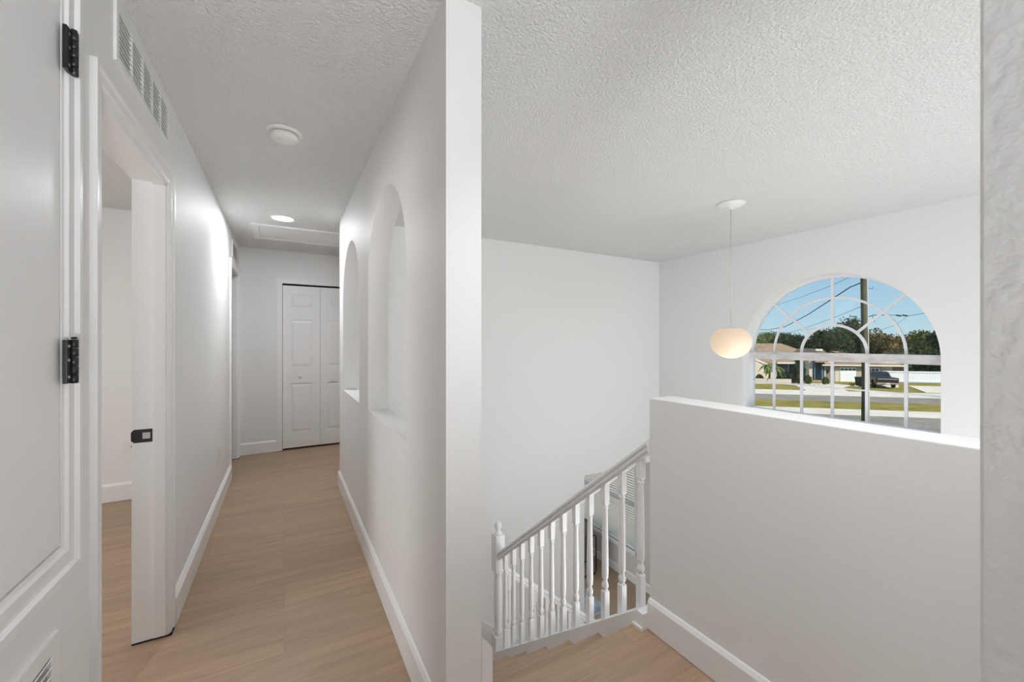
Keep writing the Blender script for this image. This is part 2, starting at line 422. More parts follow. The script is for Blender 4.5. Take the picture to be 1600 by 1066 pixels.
# door_2: open doorway
d2 = thing('door_2', (XL - .06, (D2[0] + D2[1]) / 2, 0), 'open white doorway with black strike plate on the jamb', 'doorway', kind='structure')
obj('casing', casing_bm(D2[0], D2[1], 0, D2[3]), 'trim', d2)
b = nb(); bx(b, -.582, XL + .002, D2[1] - .004, D2[1] + .016, .006, D2[3] + .01, .001)
bx(b, -.582, XL + .002, D2[0] - .016, D2[0] + .004, .006, D2[3] + .01, .001)
bx(b, -.582, XL + .002, D2[0], D2[1], D2[3] - .006, D2[3] + .012, .001)
obj('jamb', b, 'trim', d2)
b = nb(); bx(b, XL - .047, XL - .004, D2[1] - .016, D2[1] - .004, .012, D2[3] - .006, .001)
bx(b, XL - .047, XL - .004, D2[0] + .004, D2[0] + .016, .012, D2[3] - .006, .001)
bx(b, XL - .047, XL - .004, D2[0] + .004, D2[1] - .004, D2[3] - .018, D2[3] - .006, .001)
obj('door_stop', b, 'trim', d2)
b = nb(); xa, xb, zc = -.584, -.512, .915
g = [(xa + .010, zc - .029), (xb, zc - .029), (xb, zc + .029), (xa + .010, zc + .029), (xa, zc + .018), (xa, zc - .018)]
prism(b, g, 'y', D2[1] - .0065, D2[1] - .003)
sp = obj('strike_plate', b, 'black', d2); sp['label'] = 'black strike plate'
b = nb(); bx(b, -.545, -.519, D2[1] - .0075, D2[1] - .0064, zc - .013, zc + .014); o = obj('latch_hole', b, 'steel', sp); o['label'] = 'bare metal latch hole'
b = nb(); bx(b, -.582, XL + .016, D2[1] - .006, D2[1] + .062, .0005, .0058); o = obj('gap_shade', b, 'dark', d2)  # black strip drawn for the shade under jamb and casing

# door_3: last doorway on the left
d3 = thing('door_3', (XL - .06, (D3[0] + D3[1]) / 2, 0), 'last doorway on the left wall, next to the end wall', 'doorway', kind='structure')
obj('casing', casing_bm(D3[0], D3[1], 0, D3[3], w=.062), 'trim', d3)
b = nb(); bx(b, -.582, XL + .002, D3[1] - .004, D3[1] + .016, .006, D3[3] + .01, .001)
bx(b, -.582, XL + .002, D3[0] - .016, D3[0] + .004, .006, D3[3] + .01, .001)
bx(b, -.582, XL + .002, D3[0], D3[1], D3[3] - .006, D3[3] + .012, .001)
obj('jamb', b, 'trim', d3)
b = nb(); bx(b, XL - .05, XL - .01, D3[1] - .016, D3[1] - .004, .012, D3[3] - .006); obj('door_stop', b, 'trim', d3)
b = nb(); bx(b, -.582, XL + .016, D3[1] - .006, D3[1] + .06, .0005, .0058); obj('gap_shade', b, 'dark', d3)  # same painted shade line below this jamb

# door_4: bifold closet
d4 = thing('door_4', ((CL[0] + CL[1]) / 2, YE, 0), 'white two-leaf panelled bifold closet door at the hall end', 'closet door', kind='structure')
b = nb(); w = .062; t = .017
for (s0, s1, z0, z1) in ((CL[0] - w, CL[0], .006, CL[3] + w), (CL[1], CL[1] + w, .006, CL[3] + w), (CL[0], CL[1], CL[3], CL[3] + w)):
    bx(b, s0, s1, YE - t, YE + .002, z0, z1, .003)
obj('casing', b, 'trim', d4)
b = nb(); bx(b, CL[0], CL[1], YE + .035, YE + .07, CL[3] - .012, CL[3]); o = obj('top_gap', b, 'dark', d4); o['label'] = 'dark strip in the gap above the leaves'  # dark strip painted for the shade over the leaves
mid = .398
for k, (x0, x1) in enumerate(((CL[0] + .004, mid - .0015), (mid + .0015, CL[1] - .004))):
    b = nb(); z0, z1 = .024, CL[3] - .022; yf = YE + .012
    st = .058 * 1.3
    panels = [(1.747, 1.925), (1.015, 1.604), (.208, .816)]
    holes = [rect(x0 + st, x1 - st, a, c) for a, c in panels]
    slab(b, rect(x0, x1, z0, z1), holes, 'y', yf, yf + .012)
    bx(b, x0, x1, yf + .012, yf + .034, z0, z1)
    for a, c in panels:      # raised field with sloped edge
        v = []
        for (e, yy) in ((.0, yf + .0115), (.016, yf + .0105), (.040, yf + .003), (.042, yf + .003)):
            v.append([b.verts.new((px, yy, pz)) for px, pz in ((x0 + st + e, a + e), (x1 - st - e, a + e), (x1 - st - e, c - e), (x0 + st + e, c - e))])
        for p, q in zip(v, v[1:]):
            for i in range(4): b.faces.new((p[i], p[(i + 1) % 4], q[(i + 1) % 4], q[i]))
        b.faces.new(v[-1])
    leaf = obj('door_leaf', b, 'trim', d4)
    if k == 0:
        b = nb(); lathe(b, [(.010, 0), (.009, .010), (.012, .016), (.0185, .022), (.0185, .028), (.012, .034), (.003, .036)], 20)
        xf(b, Matrix.Translation((.165, yf, .91)) @ Matrix.Rotation(PI / 2, 4, 'X'))
        obj('knob', b, 'trim', leaf)

# windows ------------------------------------------------------------------
XG = 4.735
w1 = thing('window_1', (XG, WY, WZ0), 'large arched window with white fan grid above the half wall', 'window', kind='structure')
b = nb()
out = arch(WY - WR - .004, WY + WR + .004, WZ0 - .004, WZS, 56); inn = arch(WY - WR + .026, WY + WR - .026, WZ0 + .03, WZS, 56)
slab(b, out, [inn], 'x', XG - .012, XG + .03); obj('window_frame', b, 'vinyl', w1)
b = nb(); bx(b, XG - .045, XG + .02, WY - WR + .001, WY + WR - .001, WZS - .052, WZS + .030, .004); obj('transom_bar', b, 'transom', w1)
def bar(name, pts, w=.02, t=.016, m='vinyl'):
    b = nb(); ribbon(b, pts, w, t, (1, 0, 0)); return obj(name, b, m, w1)
arc = lambda r, n=36: [(XG - .002, WY + r * math.cos(PI * i / n), WZS + .03 + (r) * math.sin(PI * i / n)) for i in range(n + 1)]
bar('muntin', arc(.275), .024); bar('muntin', arc(.545), .020)
for a in (45, 90, 135):
    c, s = math.cos(math.radians(a)), math.sin(math.radians(a))
    bar('muntin', [(XG - .005, WY + .275 * c, WZS + .03 + .275 * s), (XG - .005, WY + .785 * c, WZS + .01 + .785 * s)], .022)
for k in (-2, -1, 0, 1, 2): bar('muntin', [(XG - .006, WY + .273 * k, WZ0 + .02), (XG - .006, WY + .273 * k, WZS - .05)], .024)
bar('muntin', [(XG, WY - WR + .01, .875), (XG, WY + WR - .01, .875)], .014)
b = nb(); bx(b, XG - .02, XG + .01, WY - WR + .02, WY + WR - .02, WZ0 + .022, WZ0 + .045, .002); obj('bottom_rail', b, 'vinyl', w1)
b = nb(); bx(b, XG - .014, XG - .002, WY - WR + .02, WY + WR - .02, WZ0 + .002, WZ0 + .022); o = obj('rail_gap', b, 'black', w1); o['label'] = 'dark gap line under the bottom rail'  # black strip stands for the shaded gap below the rail
b = nb(); prism(b, arch(WY - WR + .012, WY + WR - .012, WZ0 + .012, WZS, 56), 'x', XG + .010, XG + .014); obj('pane', b, 'glass', w1)

w2 = thing('window_2', (5.25, (4.955 + 6.605) / 2, LW[4]), 'downstairs window behind white blinds', 'window', kind='structure')
b = nb(); slab(b, rect(4.955, 6.605, LW[4], LW[5]), [rect(4.99, 5.755, LW[4] + .035, LW[5] - .035), rect(5.805, 6.57, LW[4] + .035, LW[5] - .035)], 'x', 5.25, 5.31)
obj('window_frame', b, 'vinyl', w2)
b = nb(); bx(b, 5.255, 5.30, 4.97, 6.59, -1.52, -1.48); obj('meeting_rail', b, 'bluetrim', w2)
b = nb(); bx(b, 5.278, 5.282, 4.99, 6.57, LW[4] + .035, LW[5] - .035); obj('pane', b, 'glass', w2)
b = nb(); bx(b, 5.125, 5.255, 4.90, 6.66, LW[4] - .02, LW[4], .004); bx(b, 5.152, 5.17, 4.92, 6.64, LW[4] - .075, LW[4] - .02, .003); obj('window_sill', b, 'trim', w2)
bl = thing('window_blind', (5.2, 5.78, LW[4]), 'white horizontal slat blind in the downstairs window', 'blind')
b = nb(); bx(b, 5.175, 5.225, 4.965, 6.595, LW[5] - .04, LW[5] - .002, .003); obj('headrail', b, 'blind', bl)
b = nb(); bx(b, 5.18, 5.22, 4.965, 6.595, LW[4] + .006, LW[4] + .026, .003); obj('bottom_rail', b, 'blind', bl)
b = nb(); z = LW[4] + .055
while z < LW[5] - .05:
    vs = bx(b, -.022, .022, 4.968, 6.592, -.0012, .0012)
    R = Matrix.Translation((5.20, 0, z)) @ Matrix.Rotation(math.radians(-17), 4, 'Y')
    for v in vs: v.co = R @ v.co
    z += .044
o = obj('slats', b, 'slat', bl)
b = nb()
for y in (5.15, 5.62, 5.94, 6.4): tube(b, [(5.20, y, LW[4] + .02), (5.20, y, LW[5] - .03)], .0015, 6)
obj('ladder_cord', b, 'blind', bl)

# vents, outlets, ceiling fittings ------------------------------------------
def louvre_vent(name, y0, y1, z0, z1, label, nb_, slat, rim=.022, tilt=1, groups=5):
    v = thing(name, (XL, (y0 + y1) / 2, z0), label, 'air vent')
    b = nb(); slab(b, rect(y0, y1, z0, z1), [rect(y0 + rim, y1 - rim, z0 + rim, z1 - rim)], 'x', XL, XL + .008)
    obj('frame', b, 'trim', v)
    b = nb(); bx(b, XL + .0006, XL + .0016, y0 + rim * .6, y1 - rim * .6, z0 + rim * .6, z1 - rim * .6); obj('backing', b, 'vent_back', v)
    b = nb(); n = nb_
    for k in range(n):
        zz = z0 + rim + (k + .5) * (z1 - z0 - 2 * rim) / n
        vs = bx(b, -.0045, .0045, y0 + rim * .9, y1 - rim * .9, -.0006, .0006 + slat)
        R = Matrix.Translation((XL + .0055, 0, zz)) @ Matrix.Rotation(math.radians(38 * tilt), 4, 'Y')
        for q in vs: q.co = R @ q.co
    obj('louvres', b, 'trim', v)
    for k in range(1, groups):
        yy = y0 + rim + k * (y1 - y0 - 2 * rim) / groups
        b = nb(); bx(b, XL + .002, XL + .0095, yy - .005, yy + .005, z0 + rim * .8, z1 - rim * .8); obj('divider', b, 'trim', v)
    return v
v1 = louvre_vent('air_vent', 1.693, 2.345, 2.205, 2.395, 'long white louvred vent above the open doorway', 9, .0006)
v2 = louvre_vent('air_vent', 4.93, 5.40, 2.19, 2.36, 'small white vent high above the last doorway on the left', 7, .0006, .02, 1, 1)
v3 = louvre_vent('return_grille', .42, 1.325, .10, .668, 'white return air grille low under the raised utility door', 26, .0012, .038, -1, 1)
def wall_plate(name, cx, cy, cz, face, w, h, label, cat, kind):
    """face 'x' = on left wall facing +x, 'y' = facing -y"""
    o = thing(name, (cx, cy, cz - h / 2), label, cat)
    def put(bm):
        if face == 'x': xf(bm, Matrix.Translation((cx, cy, cz)))
        else: xf(bm, Matrix.Translation((cx, cy, cz)) @ Matrix.Rotation(-PI / 2, 4, 'Z'))
        return bm
    b = nb(); bx(b, 0, .006, -w / 2, w / 2, -h / 2, h / 2, .002); obj('cover_plate', put(b), 'plate', o)
    if kind == 'duplex':
        for dz in (-.02, .02):
            b = nb(); bx(b, .005, .0085, -.016, .016, dz - .014, dz + .014, .003); s = obj('socket', put(b), 'plate', o)
            b = nb(); bx(b, .0082, .0088, -.008, -.006, dz - .004, dz + .006); bx(b, .0082, .0088, .006, .008, dz - .004, dz + .006); obj('slot', put(b), 'dark', s)
    else:
        b = nb(); lathe(b, [(.005, 0), (.005, .006), (.003, .010)], 14); xf(b, Matrix.Translation((.004, .0, 0)) @ Matrix.Rotation(PI / 2, 4, 'Y')); q = obj('jack', put(b), 'black', o); q['label'] = 'dark cable jack'
    return o
wall_plate('wall_outlet', XL, 4.02, .43, 'x', .07, .115, 'white wall outlet low on the left hall wall', 'outlet', 'duplex')
wall_plate('cable_plate', -1.125, 4.56, .445, 'y', .112, .115, 'white wall plate with a dark jack, seen through the doorway', 'wall plate', 'jack')

sd = thing('smoke_detector', (.0, 2.455, ZC), 'round white smoke detector on the hall ceiling', 'smoke detector')
b = nb(); lathe(b, [(.084, 0), (.086, -.006), (.080, -.012), (.070, -.013)], 40, (0, 2.455, ZC)); obj('mounting_plate', b, 'plate', sd)
b = nb(); lathe(b, [(.058, -.010), (.060, -.018), (.066, -.020), (.066, -.034), (.060, -.044), (.040, -.050), (.012, -.051)], 40, (0, 2.455, ZC)); hd = obj('housing', b, 'plate', sd)
b = nb(); lathe(b, [(.061, -.014), (.0615, -.019)], 40, (0, 2.455, ZC)); o = obj('sensor_slot', b, 'vent_back', hd); o['label'] = 'grey slot ring'
b = nb(); lathe(b, [(.010, -.049), (.010, -.054), (.004, -.055)], 16, (-.012, 2.425, ZC)); obj('test_button', b, 'plate', hd)

rl = thing('recessed_light', (-.01, 4.17, ZC), 'lit round recessed downlight in the hall ceiling', 'ceiling light')
b = nb(); 
def ring(bm, r0, r1, z0, z1, at, n=48):
    P = [(r0, z0), (r1, z0), (r1 - .006, z1), (r0 + .004, z1)]
    R = [[bm.verts.new((at[0] + r * math.cos(2 * PI * k / n), at[1] + r * math.sin(2 * PI * k / n), at[2] + z)) for k in range(n)] for r, z in P]
    for i in range(4):
        a, c = R[i], R[(i + 1) % 4]
        for k in range(n): f = bm.faces.new((a[k], a[(k + 1) % n], c[(k + 1) % n], c[k])); f.smooth = True
ring(b, .078, .105, 0, -.007, (-.01, 4.17, ZC)); obj('trim_ring', b, 'plate', rl)
b = nb(); lathe(b, [(.080, -.0005), (.080, -.003)], 48, (-.01, 4.17, ZC)); o = obj('lens', b, 'lens', rl); o['label'] = 'glowing white lens'

ah = thing('attic_hatch', (.38, 4.78, ZC), 'white framed attic hatch in the ceiling past the downlight', 'attic hatch')
b = nb(); slab(b, rect(-.277, 1.06, 4.46, 5.08), [rect(-.215, .998, 4.522, 5.018)], 'z', ZC - .014, ZC); obj('frame', b, 'trim', ah)
b = nb(); bx(b, -.211, .994, 4.526, 5.014, ZC - .006, ZC - .0005, .001); obj('panel', b, 'trim', ah)

PX, PY = 3.12, 1.965; GZ = 1.33
pl = thing('pendant_lamp', (PX, PY, ZC), 'glowing warm globe pendant hanging by the arched window', 'pendant lamp')
b = nb(); lathe(b, [(.105, 0), (.103, -.012), (.075, -.028), (.02, -.034), (.008, -.05)], 40, (PX, PY, ZC)); obj('canopy', b, 'canopy', pl)
b = nb(); tube(b, [(PX, PY, ZC - .04), (PX, PY, GZ + .15)], .0035, 8); obj('cord', b, 'cord', pl)
b = nb()
prof = []
for i in range(25):
    a = -PI / 2 + (PI / 2 + 1.02) * i / 24
    prof.append((max(.002, .148 * math.cos(a)), .127 * math.sin(a) + (.006 if a > 0 else 0)))
lathe(b, prof, 48, (PX, PY, GZ - .005)); gl = obj('globe', b, 'globe', pl); gl['label'] = 'glowing opal glass globe'
b = nb(); lathe(b, [(.083, .108), (.082, .114), (.05, .120), (.012, .126), (.010, .145), (.004, .15)], 32, (PX, PY, GZ - .005)); obj('cap', b, 'canopy', pl)

# stairs ---------------------------------------------------------------------
stc = thing('staircase', ((XR2 + 1.437) / 2, YS0, ZF), 'oak staircase descending from the landing beside the balustrade', 'staircase')
XT = 1.437
def nz(y): return -(y - YS0) * RISE / RUN
for n in range(1, 6):
    y1 = YS0 + RUN * n; z = -RISE * n
    b = nb(); bx(b, XR2 + .002, XT + .01, y1 - RUN - .0, y1, z - .03, z, .004); obj('tread', b, 'wood', stc)
for n in range(0, 6):
    y1 = YS0 + RUN * n; z = -RISE * n
    b = nb(); bx(b, XR2 + .002, XT + .01, y1 - .035, y1 - .02, z - RISE - .001, z - (.031 if n else .001)); obj('riser', b, 'trim', stc)
X2 = .97
b = nb(); bx(b, XR2 + .002, X2, YS0 + RUN * 5 - .005, YF - .002, -RISE * 6 - .2, -RISE * 6); bx(b, X2, 1.56, YS0 + RUN * 5 - .005, 2.94, -RISE * 6 - .2, -RISE * 6); obj('lower_landing', b, 'wood', stc)
for k in range(1, 8):
    x1 = X2 + RUN * k; z = -RISE * (6 + k)
    b = nb(); bx(b, x1 - RUN, x1 + .02, 2.95, YF - .002, z - .03, z, .004); obj('tread', b, 'wood', stc)
for k in range(0, 8):
    x1 = X2 + RUN * k; z = -RISE * (6 + k)
    b = nb(); bx(b, x1 - .035, x1 - .02, 2.95, YF - .002, z - RISE - .001, z - .031); obj('riser', b, 'trim', stc)
# wall skirt beside the hall wall
b = nb(); L = []
for (y, zi, zo, zb) in ((1.2196, .352, .30, 0), (1.30, .27, .22, 0), (YS0 + .02, .10, .07, -.05), (2.62, -1.0, -1.02, -1.18)):
    L.append([b.verts.new(v) for v in ((XR2 + .001, y, zb), (XR2 + .042, y, zb), (XR2 + .042, y, zo), (XR2 + .001, y, zi))])
for p, q in zip(L, L[1:]):
    for k in range(4): b.faces.new((p[k], p[(k + 1) % 4], q[(k + 1) % 4], q[k]))
b.faces.new(L[0][::-1]); b.faces.new(L[-1])
obj('skirt_board', b, 'trim', stc)
zs = lambda x: -1.65 - .8 * (x - 1.846)
b = nb(); prism(b, [(X2, zs(X2)), (2.70, zs(2.70)), (2.70, zs(2.70) - .3), (X2, zs(X2) - .3)], 'y', YF - .018, YF - .001); obj('skirt_board', b, 'trim', stc)

bal = thing('balustrade', (1.49, 2.1, -.6), 'white turned balustrade sloping down along the first flight', 'balustrade')
def rail_bm(p0, p1, side):
    """moulded handrail from p0 to p1 (centre of its top); side = horizontal across vector"""
    b = nb(); p0 = Vector(p0); p1 = Vector(p1); side = Vector(side)
    prof = [(-.018, -.070), (.018, -.070), (.018, -.060), (.027, -.054), (.027, -.044), (.022, -.038), (.031, -.026), (.031, -.012), (.020, -.001), (0, .002), (-.020, -.001), (-.031, -.012), (-.031, -.026), (-.022, -.038), (-.027, -.044), (-.027, -.054), (-.018, -.060)]
    A = [b.verts.new(p0 + side * u + Vector((0, 0, v))) for u, v in prof]
    B = [b.verts.new(p1 + side * u + Vector((0, 0, v))) for u, v in prof]
    n = len(prof)
    for k in range(n): b.faces.new((A[k], A[(k + 1) % n], B[(k + 1) % n], B[k]))
    b.faces.new(A[::-1]); b.faces.new(B)
    return b
def rt1(y): return nz(y) + .835
obj('handrail', rail_bm((1.49, 1.326, rt1(1.326)), (1.49, 2.835, rt1(2.835)), (1, 0, 0)), 'trim', bal)
b = nb()
top = lambda y: min(.075, nz(y) + .052)
prism(b, [(1.326, .075), (1.385 - .02, .075), (2.91, top(2.91)), (2.91, top(2.91) - .42), (1.326, -.29)], 'x', XT, 1.548)
prism(b, [(1.326, .0), (1.326, .012), (YS0 + .0, .012), (YS0 + .0, 0)], 'x', XT - .008, XT)
obj('base_rail', b, 'trim', bal)
def baluster_bm(L, x=0, y=0, z=0, s=.0160):
    """turned baluster of length L; square blocks with chamfered shoulders, tapered shaft, vase at the foot"""
    b = nb()
    hb, ht = .152, .098
    def sq(z0, z1, cham_top, cham_bot):
        c = .012
        zs = []
        if cham_bot: zs += [(s * .55, z0 - c)]
        zs += [(s, z0), (s, z1)]
        if cham_top: zs += [(s * .55, z1 + c)]
        R = [[b.verts.new((x + r * i, y + r * j, z + q)) for i, j in ((-1, -1), (1, -1), (1, 1), (-1, 1))] for r, q in zs]
        for a, c2 in zip(R, R[1:]):
            for k in range(4): b.faces.new((a[k], a[(k + 1) % 4], c2[(k + 1) % 4], c2[k]))
        b.faces.new(R[0][::-1]); b.faces.new(R[-1])
    sq(-.06, hb, True, False); sq(L - ht, L + .03, False, True)
    pr = [(.013, hb + .004), (.012, hb + .014), (.0175, hb + .020), (.0185, hb + .034), (.013, hb + .052), (.0105, hb + .062), (.0165, hb + .070), (.0165, hb + .076), (.0180, hb + .10), (.0172, hb + .22), (.0140, L - ht - .045), (.0138, L - ht - .030), (.0165, L - ht - .024), (.0165, L - ht - .018), (.0125, L - ht - .012), (.013, L - ht + .002)]
    lathe(b, pr, 16, (x, y, z))
    return b
LB = .715
bproto = None
for k in range(12):
    y = 1.388 + .1237 * k
    zz = nz(y) + .052 if k else .062
    if bproto is None:
        bproto = obj('baluster', baluster_bm(LB), 'trim', None, (0, 0, 0)); bproto.parent = bal
        o = bproto
    else:
        o = bproto.copy(); C.objects.link(o); o.parent = bal
    o.location = Vector((1.49, y, zz)) - Vector(bal.location)
# newel post
nw = thing('newel_post', (1.49, 2.875, -RISE * 6), 'white newel post with ball finial at the turn of the stairs', 'newel post')
b = nb(); bx(b, 1.45, 1.53, 2.835, 2.915, -RISE * 6 - .1, -1.005, .004); obj('lower_block', b, 'trim', nw)
b = nb(); lathe(b, [(.036, -1.008), (.024, -.995), (.034, -.985), (.037, -.97), (.028, -.95), (.030, -.92), (.034, -.75), (.030, -.56), (.026, -.53), (.035, -.522), (.035, -.512), (.026, -.505), (.030, -.497)], 24, (1.49, 2.875, 0)); obj('turned_shaft', b, 'trim', nw)
b = nb(); bx(b, 1.45, 1.53, 2.835, 2.915, -.50, -.205, .004); obj('upper_block', b, 'trim', nw)
b = nb(); lathe(b, [(.034, -.206), (.036, -.198), (.020, -.190), (.014, -.178), (.020, -.168), (.027, -.150), (.029, -.138), (.026, -.122), (.016, -.110), (.004, -.106)], 24, (1.49, 2.875, 0)); obj('finial', b, 'trim', nw)
# second flight balustrade
bal2 = thing('balustrade', (2.4, 2.93, -1.9), 'lower balustrade behind the first, sloping down to the right', 'balustrade')
def rt2(x): return -.565 - .80 * (x - 1.65)
obj('handrail', rail_bm((1.53, 2.93, rt2(1.53)), (3.33, 2.93, rt2(3.33)), (0, 1, 0)), 'trim', bal2)
b = nb(); prism(b, [(1.562, rt2(1.562) - .66), (3.33, rt2(3.33) - .66), (3.33, ZF), (1.562, ZF)], 'y', 2.887, 2.947); obj('base_rail', b, 'trim', bal2)
LB2 = .60
pr2 = None
for k in range(14):
    x = 1.62 + .1237 * k
    if pr2 is None:
        pr2 = obj('baluster', baluster_bm(LB2), 'trim', None, (0, 0, 0)); pr2.parent = bal2; o = pr2
    else:
        o = pr2.copy(); C.objects.link(o); o.parent = bal2
    o.location = Vector((x, 2.93, rt2(x) - .66)) - Vector(bal2.location)

# downstairs furniture ---------------------------------------------------------
ac = thing('armchair', (4.45, 5.85, ZF), 'charcoal armchair with black metal frame by the downstairs window', 'armchair')
def frame_loop(y):
    b = nb(); x0, x1, z0, z1 = 4.02, 4.80, ZF + .012, ZF + .69; r = .05; P = []
    for (cx, cz, a0) in ((x1 - r, z1 - r, 0), (x0 + r, z1 - r, 90), (x0 + r, z0 + r, 180), (x1 - r, z0 + r, 270)):
        for k in range(5):
            a = math.radians(a0 + k * 22.5); P.append((cx + r * math.cos(a), y, cz + r * math.sin(a)))
    tube(b, P, .012, 8, closed=True); return b
obj('side_frame', frame_loop(5.50), 'black', ac); obj('side_frame', frame_loop(6.18), 'black', ac)
b = nb(); bx(b, 4.06, 4.66, 5.53, 6.15, ZF + .27, ZF + .43, .035); obj('seat_cushion', b, 'fabric', ac)
b = nb(); vs = bx(b, -.07, .07, 5.53, 6.15, 0, .56, .03)
xf(b, Matrix.Translation((4.60, 0, ZF + .36)) @ Matrix.Rotation(math.radians(10), 4, 'Y')); obj('back_cushion', b, 'fabric', ac)
b = nb(); bx(b, 4.05, 4.70, 5.50, 5.52, ZF + .255, ZF + .275); bx(b, 4.05, 4.70, 6.16, 6.18, ZF + .255, ZF + .275); bx(b, 4.05, 4.07, 5.5, 6.18, ZF + .255, ZF + .275); bx(b, 4.68, 4.70, 5.5, 6.18, ZF + .255, ZF + .275); obj('seat_rail', b, 'black', ac)
b = nb(); bx(b, 2.4, 4.33, 4.65, 6.9, ZF, ZF + .010, .003)
tag(obj('area_rug', b, 'rug'), 'pale blue grey area rug on the downstairs floor', 'rug')

# ------------------------------------------------------------------ outdoors
ZG = -3.8
ra = math.atan2(.2368, .9716)
fw = Vector((math.sin(YAW), math.cos(YAW), 0)); rt = Vector((math.cos(YAW), -math.sin(YAW), 0))
ea = rt * .9716 - fw * .2368; eb = rt * .2368 + fw * .9716       # along the street, away across it
def E(a, b, z=ZG): v = ea * a + eb * b; return Vector((v.x, v.y, z))
def AB(x, b):       # street coordinate a of a sight line at distance b
    k = (x - 800) / F; d = b / (.2368 * k + .9716); return d * (.9716 * k - .2368), d
def ZB(x, y, b): a, d = AB(x, b); return EYE - (y - Y0) / F * d
def GR(x, y):       # ground point -> street coordinates
    d = (EYE - ZG) * F / (y - Y0); k = (x - 800) / F; return (d * (.9716 * k - .2368), d * (.2368 * k + .9716))
def strip(name, b0, b1, m, z, label, cat, a0=-60, a1=120):
    b = nb(); vs = [b.verts.new(E(a, bb, z)) for a, bb in ((a0, b0), (a1, b0), (a1, b1), (a0, b1))]; b.faces.new(vs)
    r = bmesh.ops.extrude_face_region(b, geom=b.faces[:]); [setattr(v, 'co', v.co - Vector((0, 0, .04))) for v in r['geom'] if isinstance(v, bmesh.types.BMVert)]
    return tag(obj(name, b, m), label, cat, None, 'structure')
def poly(name, pts, m, z, label, cat):
    b = nb(); vs = [b.verts.new(E(*GR(*p), z)) for p in pts]; b.faces.new(vs)
    r = bmesh.ops.extrude_face_region(b, geom=b.faces[:]); [setattr(v, 'co', v.co - Vector((0, 0, .08))) for v in r['geom'] if isinstance(v, bmesh.types.BMVert)]
    return tag(obj(name, b, m), label, cat, None, 'structure')
b = nb(); bx(b, -200, 300, -200, 300, ZG - .4, ZG)
tag(obj('lawn', b, 'grass'), 'wide green and straw coloured lawn across the street', 'lawn', None, 'structure')
strip('near_road', 24.4, 33.0, 'asphalt', ZG + .02, 'grey asphalt nearest the arched window', 'road')
strip('near_sidewalk', 33.0, 35.7, 'concrete', ZG + .05, 'pale concrete strip between the near road and the grass', 'sidewalk')
strip('road', 40.4, 44.6, 'asphalt', ZG + .02, 'grey road behind the grass strip', 'road')
strip('far_sidewalk', 44.6, 48.6, 'concrete', ZG + .05, 'pale sidewalk in front of the far lawns', 'sidewalk')
b = nb(); bx(b, 5.8, 16, 3.2, 14, ZG - .03, ZG + .05)
tag(obj('front_walk', b, 'concrete'), 'pale paving just outside the downstairs window, seen between the blind slats', 'paving', None, 'structure')
poly('driveway', [(1234, 599.2), (1260, 611), (1330, 614), (1312, 607), (1330, 602.5), (1290, 600)], 'concrete', ZG + .06, 'pale concrete driveway leading to the house', 'driveway')
poly('driveway', [(1418, 603.5), (1446, 613.8), (1520, 616), (1520, 606)], 'concrete', ZG + .06, 'pale driveway at the right of the window view', 'driveway')
poly('driveway', [(1335, 601.6), (1335, 603.6), (1404, 606.0), (1404, 602.8)], 'concrete', ZG + .07, 'thin strip of paving under the pickup truck', 'driveway')

# house across the street
BH = 64.
def ebox(bm, a0, a1, b0, b1, z0, z1):
    vs = bx(bm, 0, 1, 0, 1, 0, 1)
    for v in vs: v.co = E(a0 + v.co.x * (a1 - a0), b0 + v.co.y * (b1 - b0), z0 + v.co.z * (z1 - z0))
    return vs
def epoly(bm, pts, faces):
    vs = [bm.verts.new(E(*p)) for p in pts]
    for f in faces: bm.faces.new([vs[i] for i in f])
def hip(bm, a0, a1, b0, b1, z0, z1, inset, over=.5, th=.2, inset2=None):
    a0 -= over; a1 += over; b0 -= over; b1 += over; bm_ = (b0 + b1) / 2; i2 = inset if inset2 is None else inset2
    pts = [(a0, b0, z0 - th), (a1, b0, z0 - th), (a1, b1, z0 - th), (a0, b1, z0 - th), (a0, b0, z0), (a1, b0, z0), (a1, b1, z0), (a0, b1, z0), (a0 + inset, bm_, z1), (a1 - i2, bm_, z1)]
    epoly(bm, pts, [(3, 2, 1, 0), (0, 1, 5, 4), (1, 2, 6, 5), (2, 3, 7, 6), (3, 0, 4, 7), (4, 5, 9, 8), (5, 6, 9), (6, 7, 8, 9), (7, 4, 8)])
hs = thing('house', E(24, 66), 'cream stucco house with brown hip roof and white garage door across the street', 'house')
aL = AB(1150, BH)[0]; aM = AB(1262, BH)[0]; aG0 = AB(1290, BH - 3)[0]; aG1 = AB(1399, BH - 3)[0]
eave = ZB(1330, 571, BH - 3)
b = nb(); ebox(b, aL - 6, aM + 1, BH, BH + 12, ZG, eave); obj('main_wall', b, 'stucco', hs)
b = nb(); ebox(b, aG0, aG1 - .3, BH - 3, BH + 9, ZG, eave - .02); obj('garage_wall', b, 'stucco_shade', hs)
b = nb(); hip(b, aL - 6, AB(1300, BH)[0], BH, BH + 12, eave + .15, 1.1, 5., inset2=4.5); obj('main_roof', b, 'shingle', hs)
b = nb(); hip(b, aG0, aG1, BH - 3, BH + 9, eave + .12, .0, 5., .6); obj('garage_roof', b, 'shingle', hs)
b = nb(); ebox(b, aG0 - .65, aG1 + .65, BH - 3.68, BH - 3.58, eave - .06, eave + .10)
ebox(b, AB(1212, BH)[0], AB(1258, BH)[0], BH - .62, BH - .52, eave - .02, eave + .2)
obj('fascia', b, 'fascia', hs)
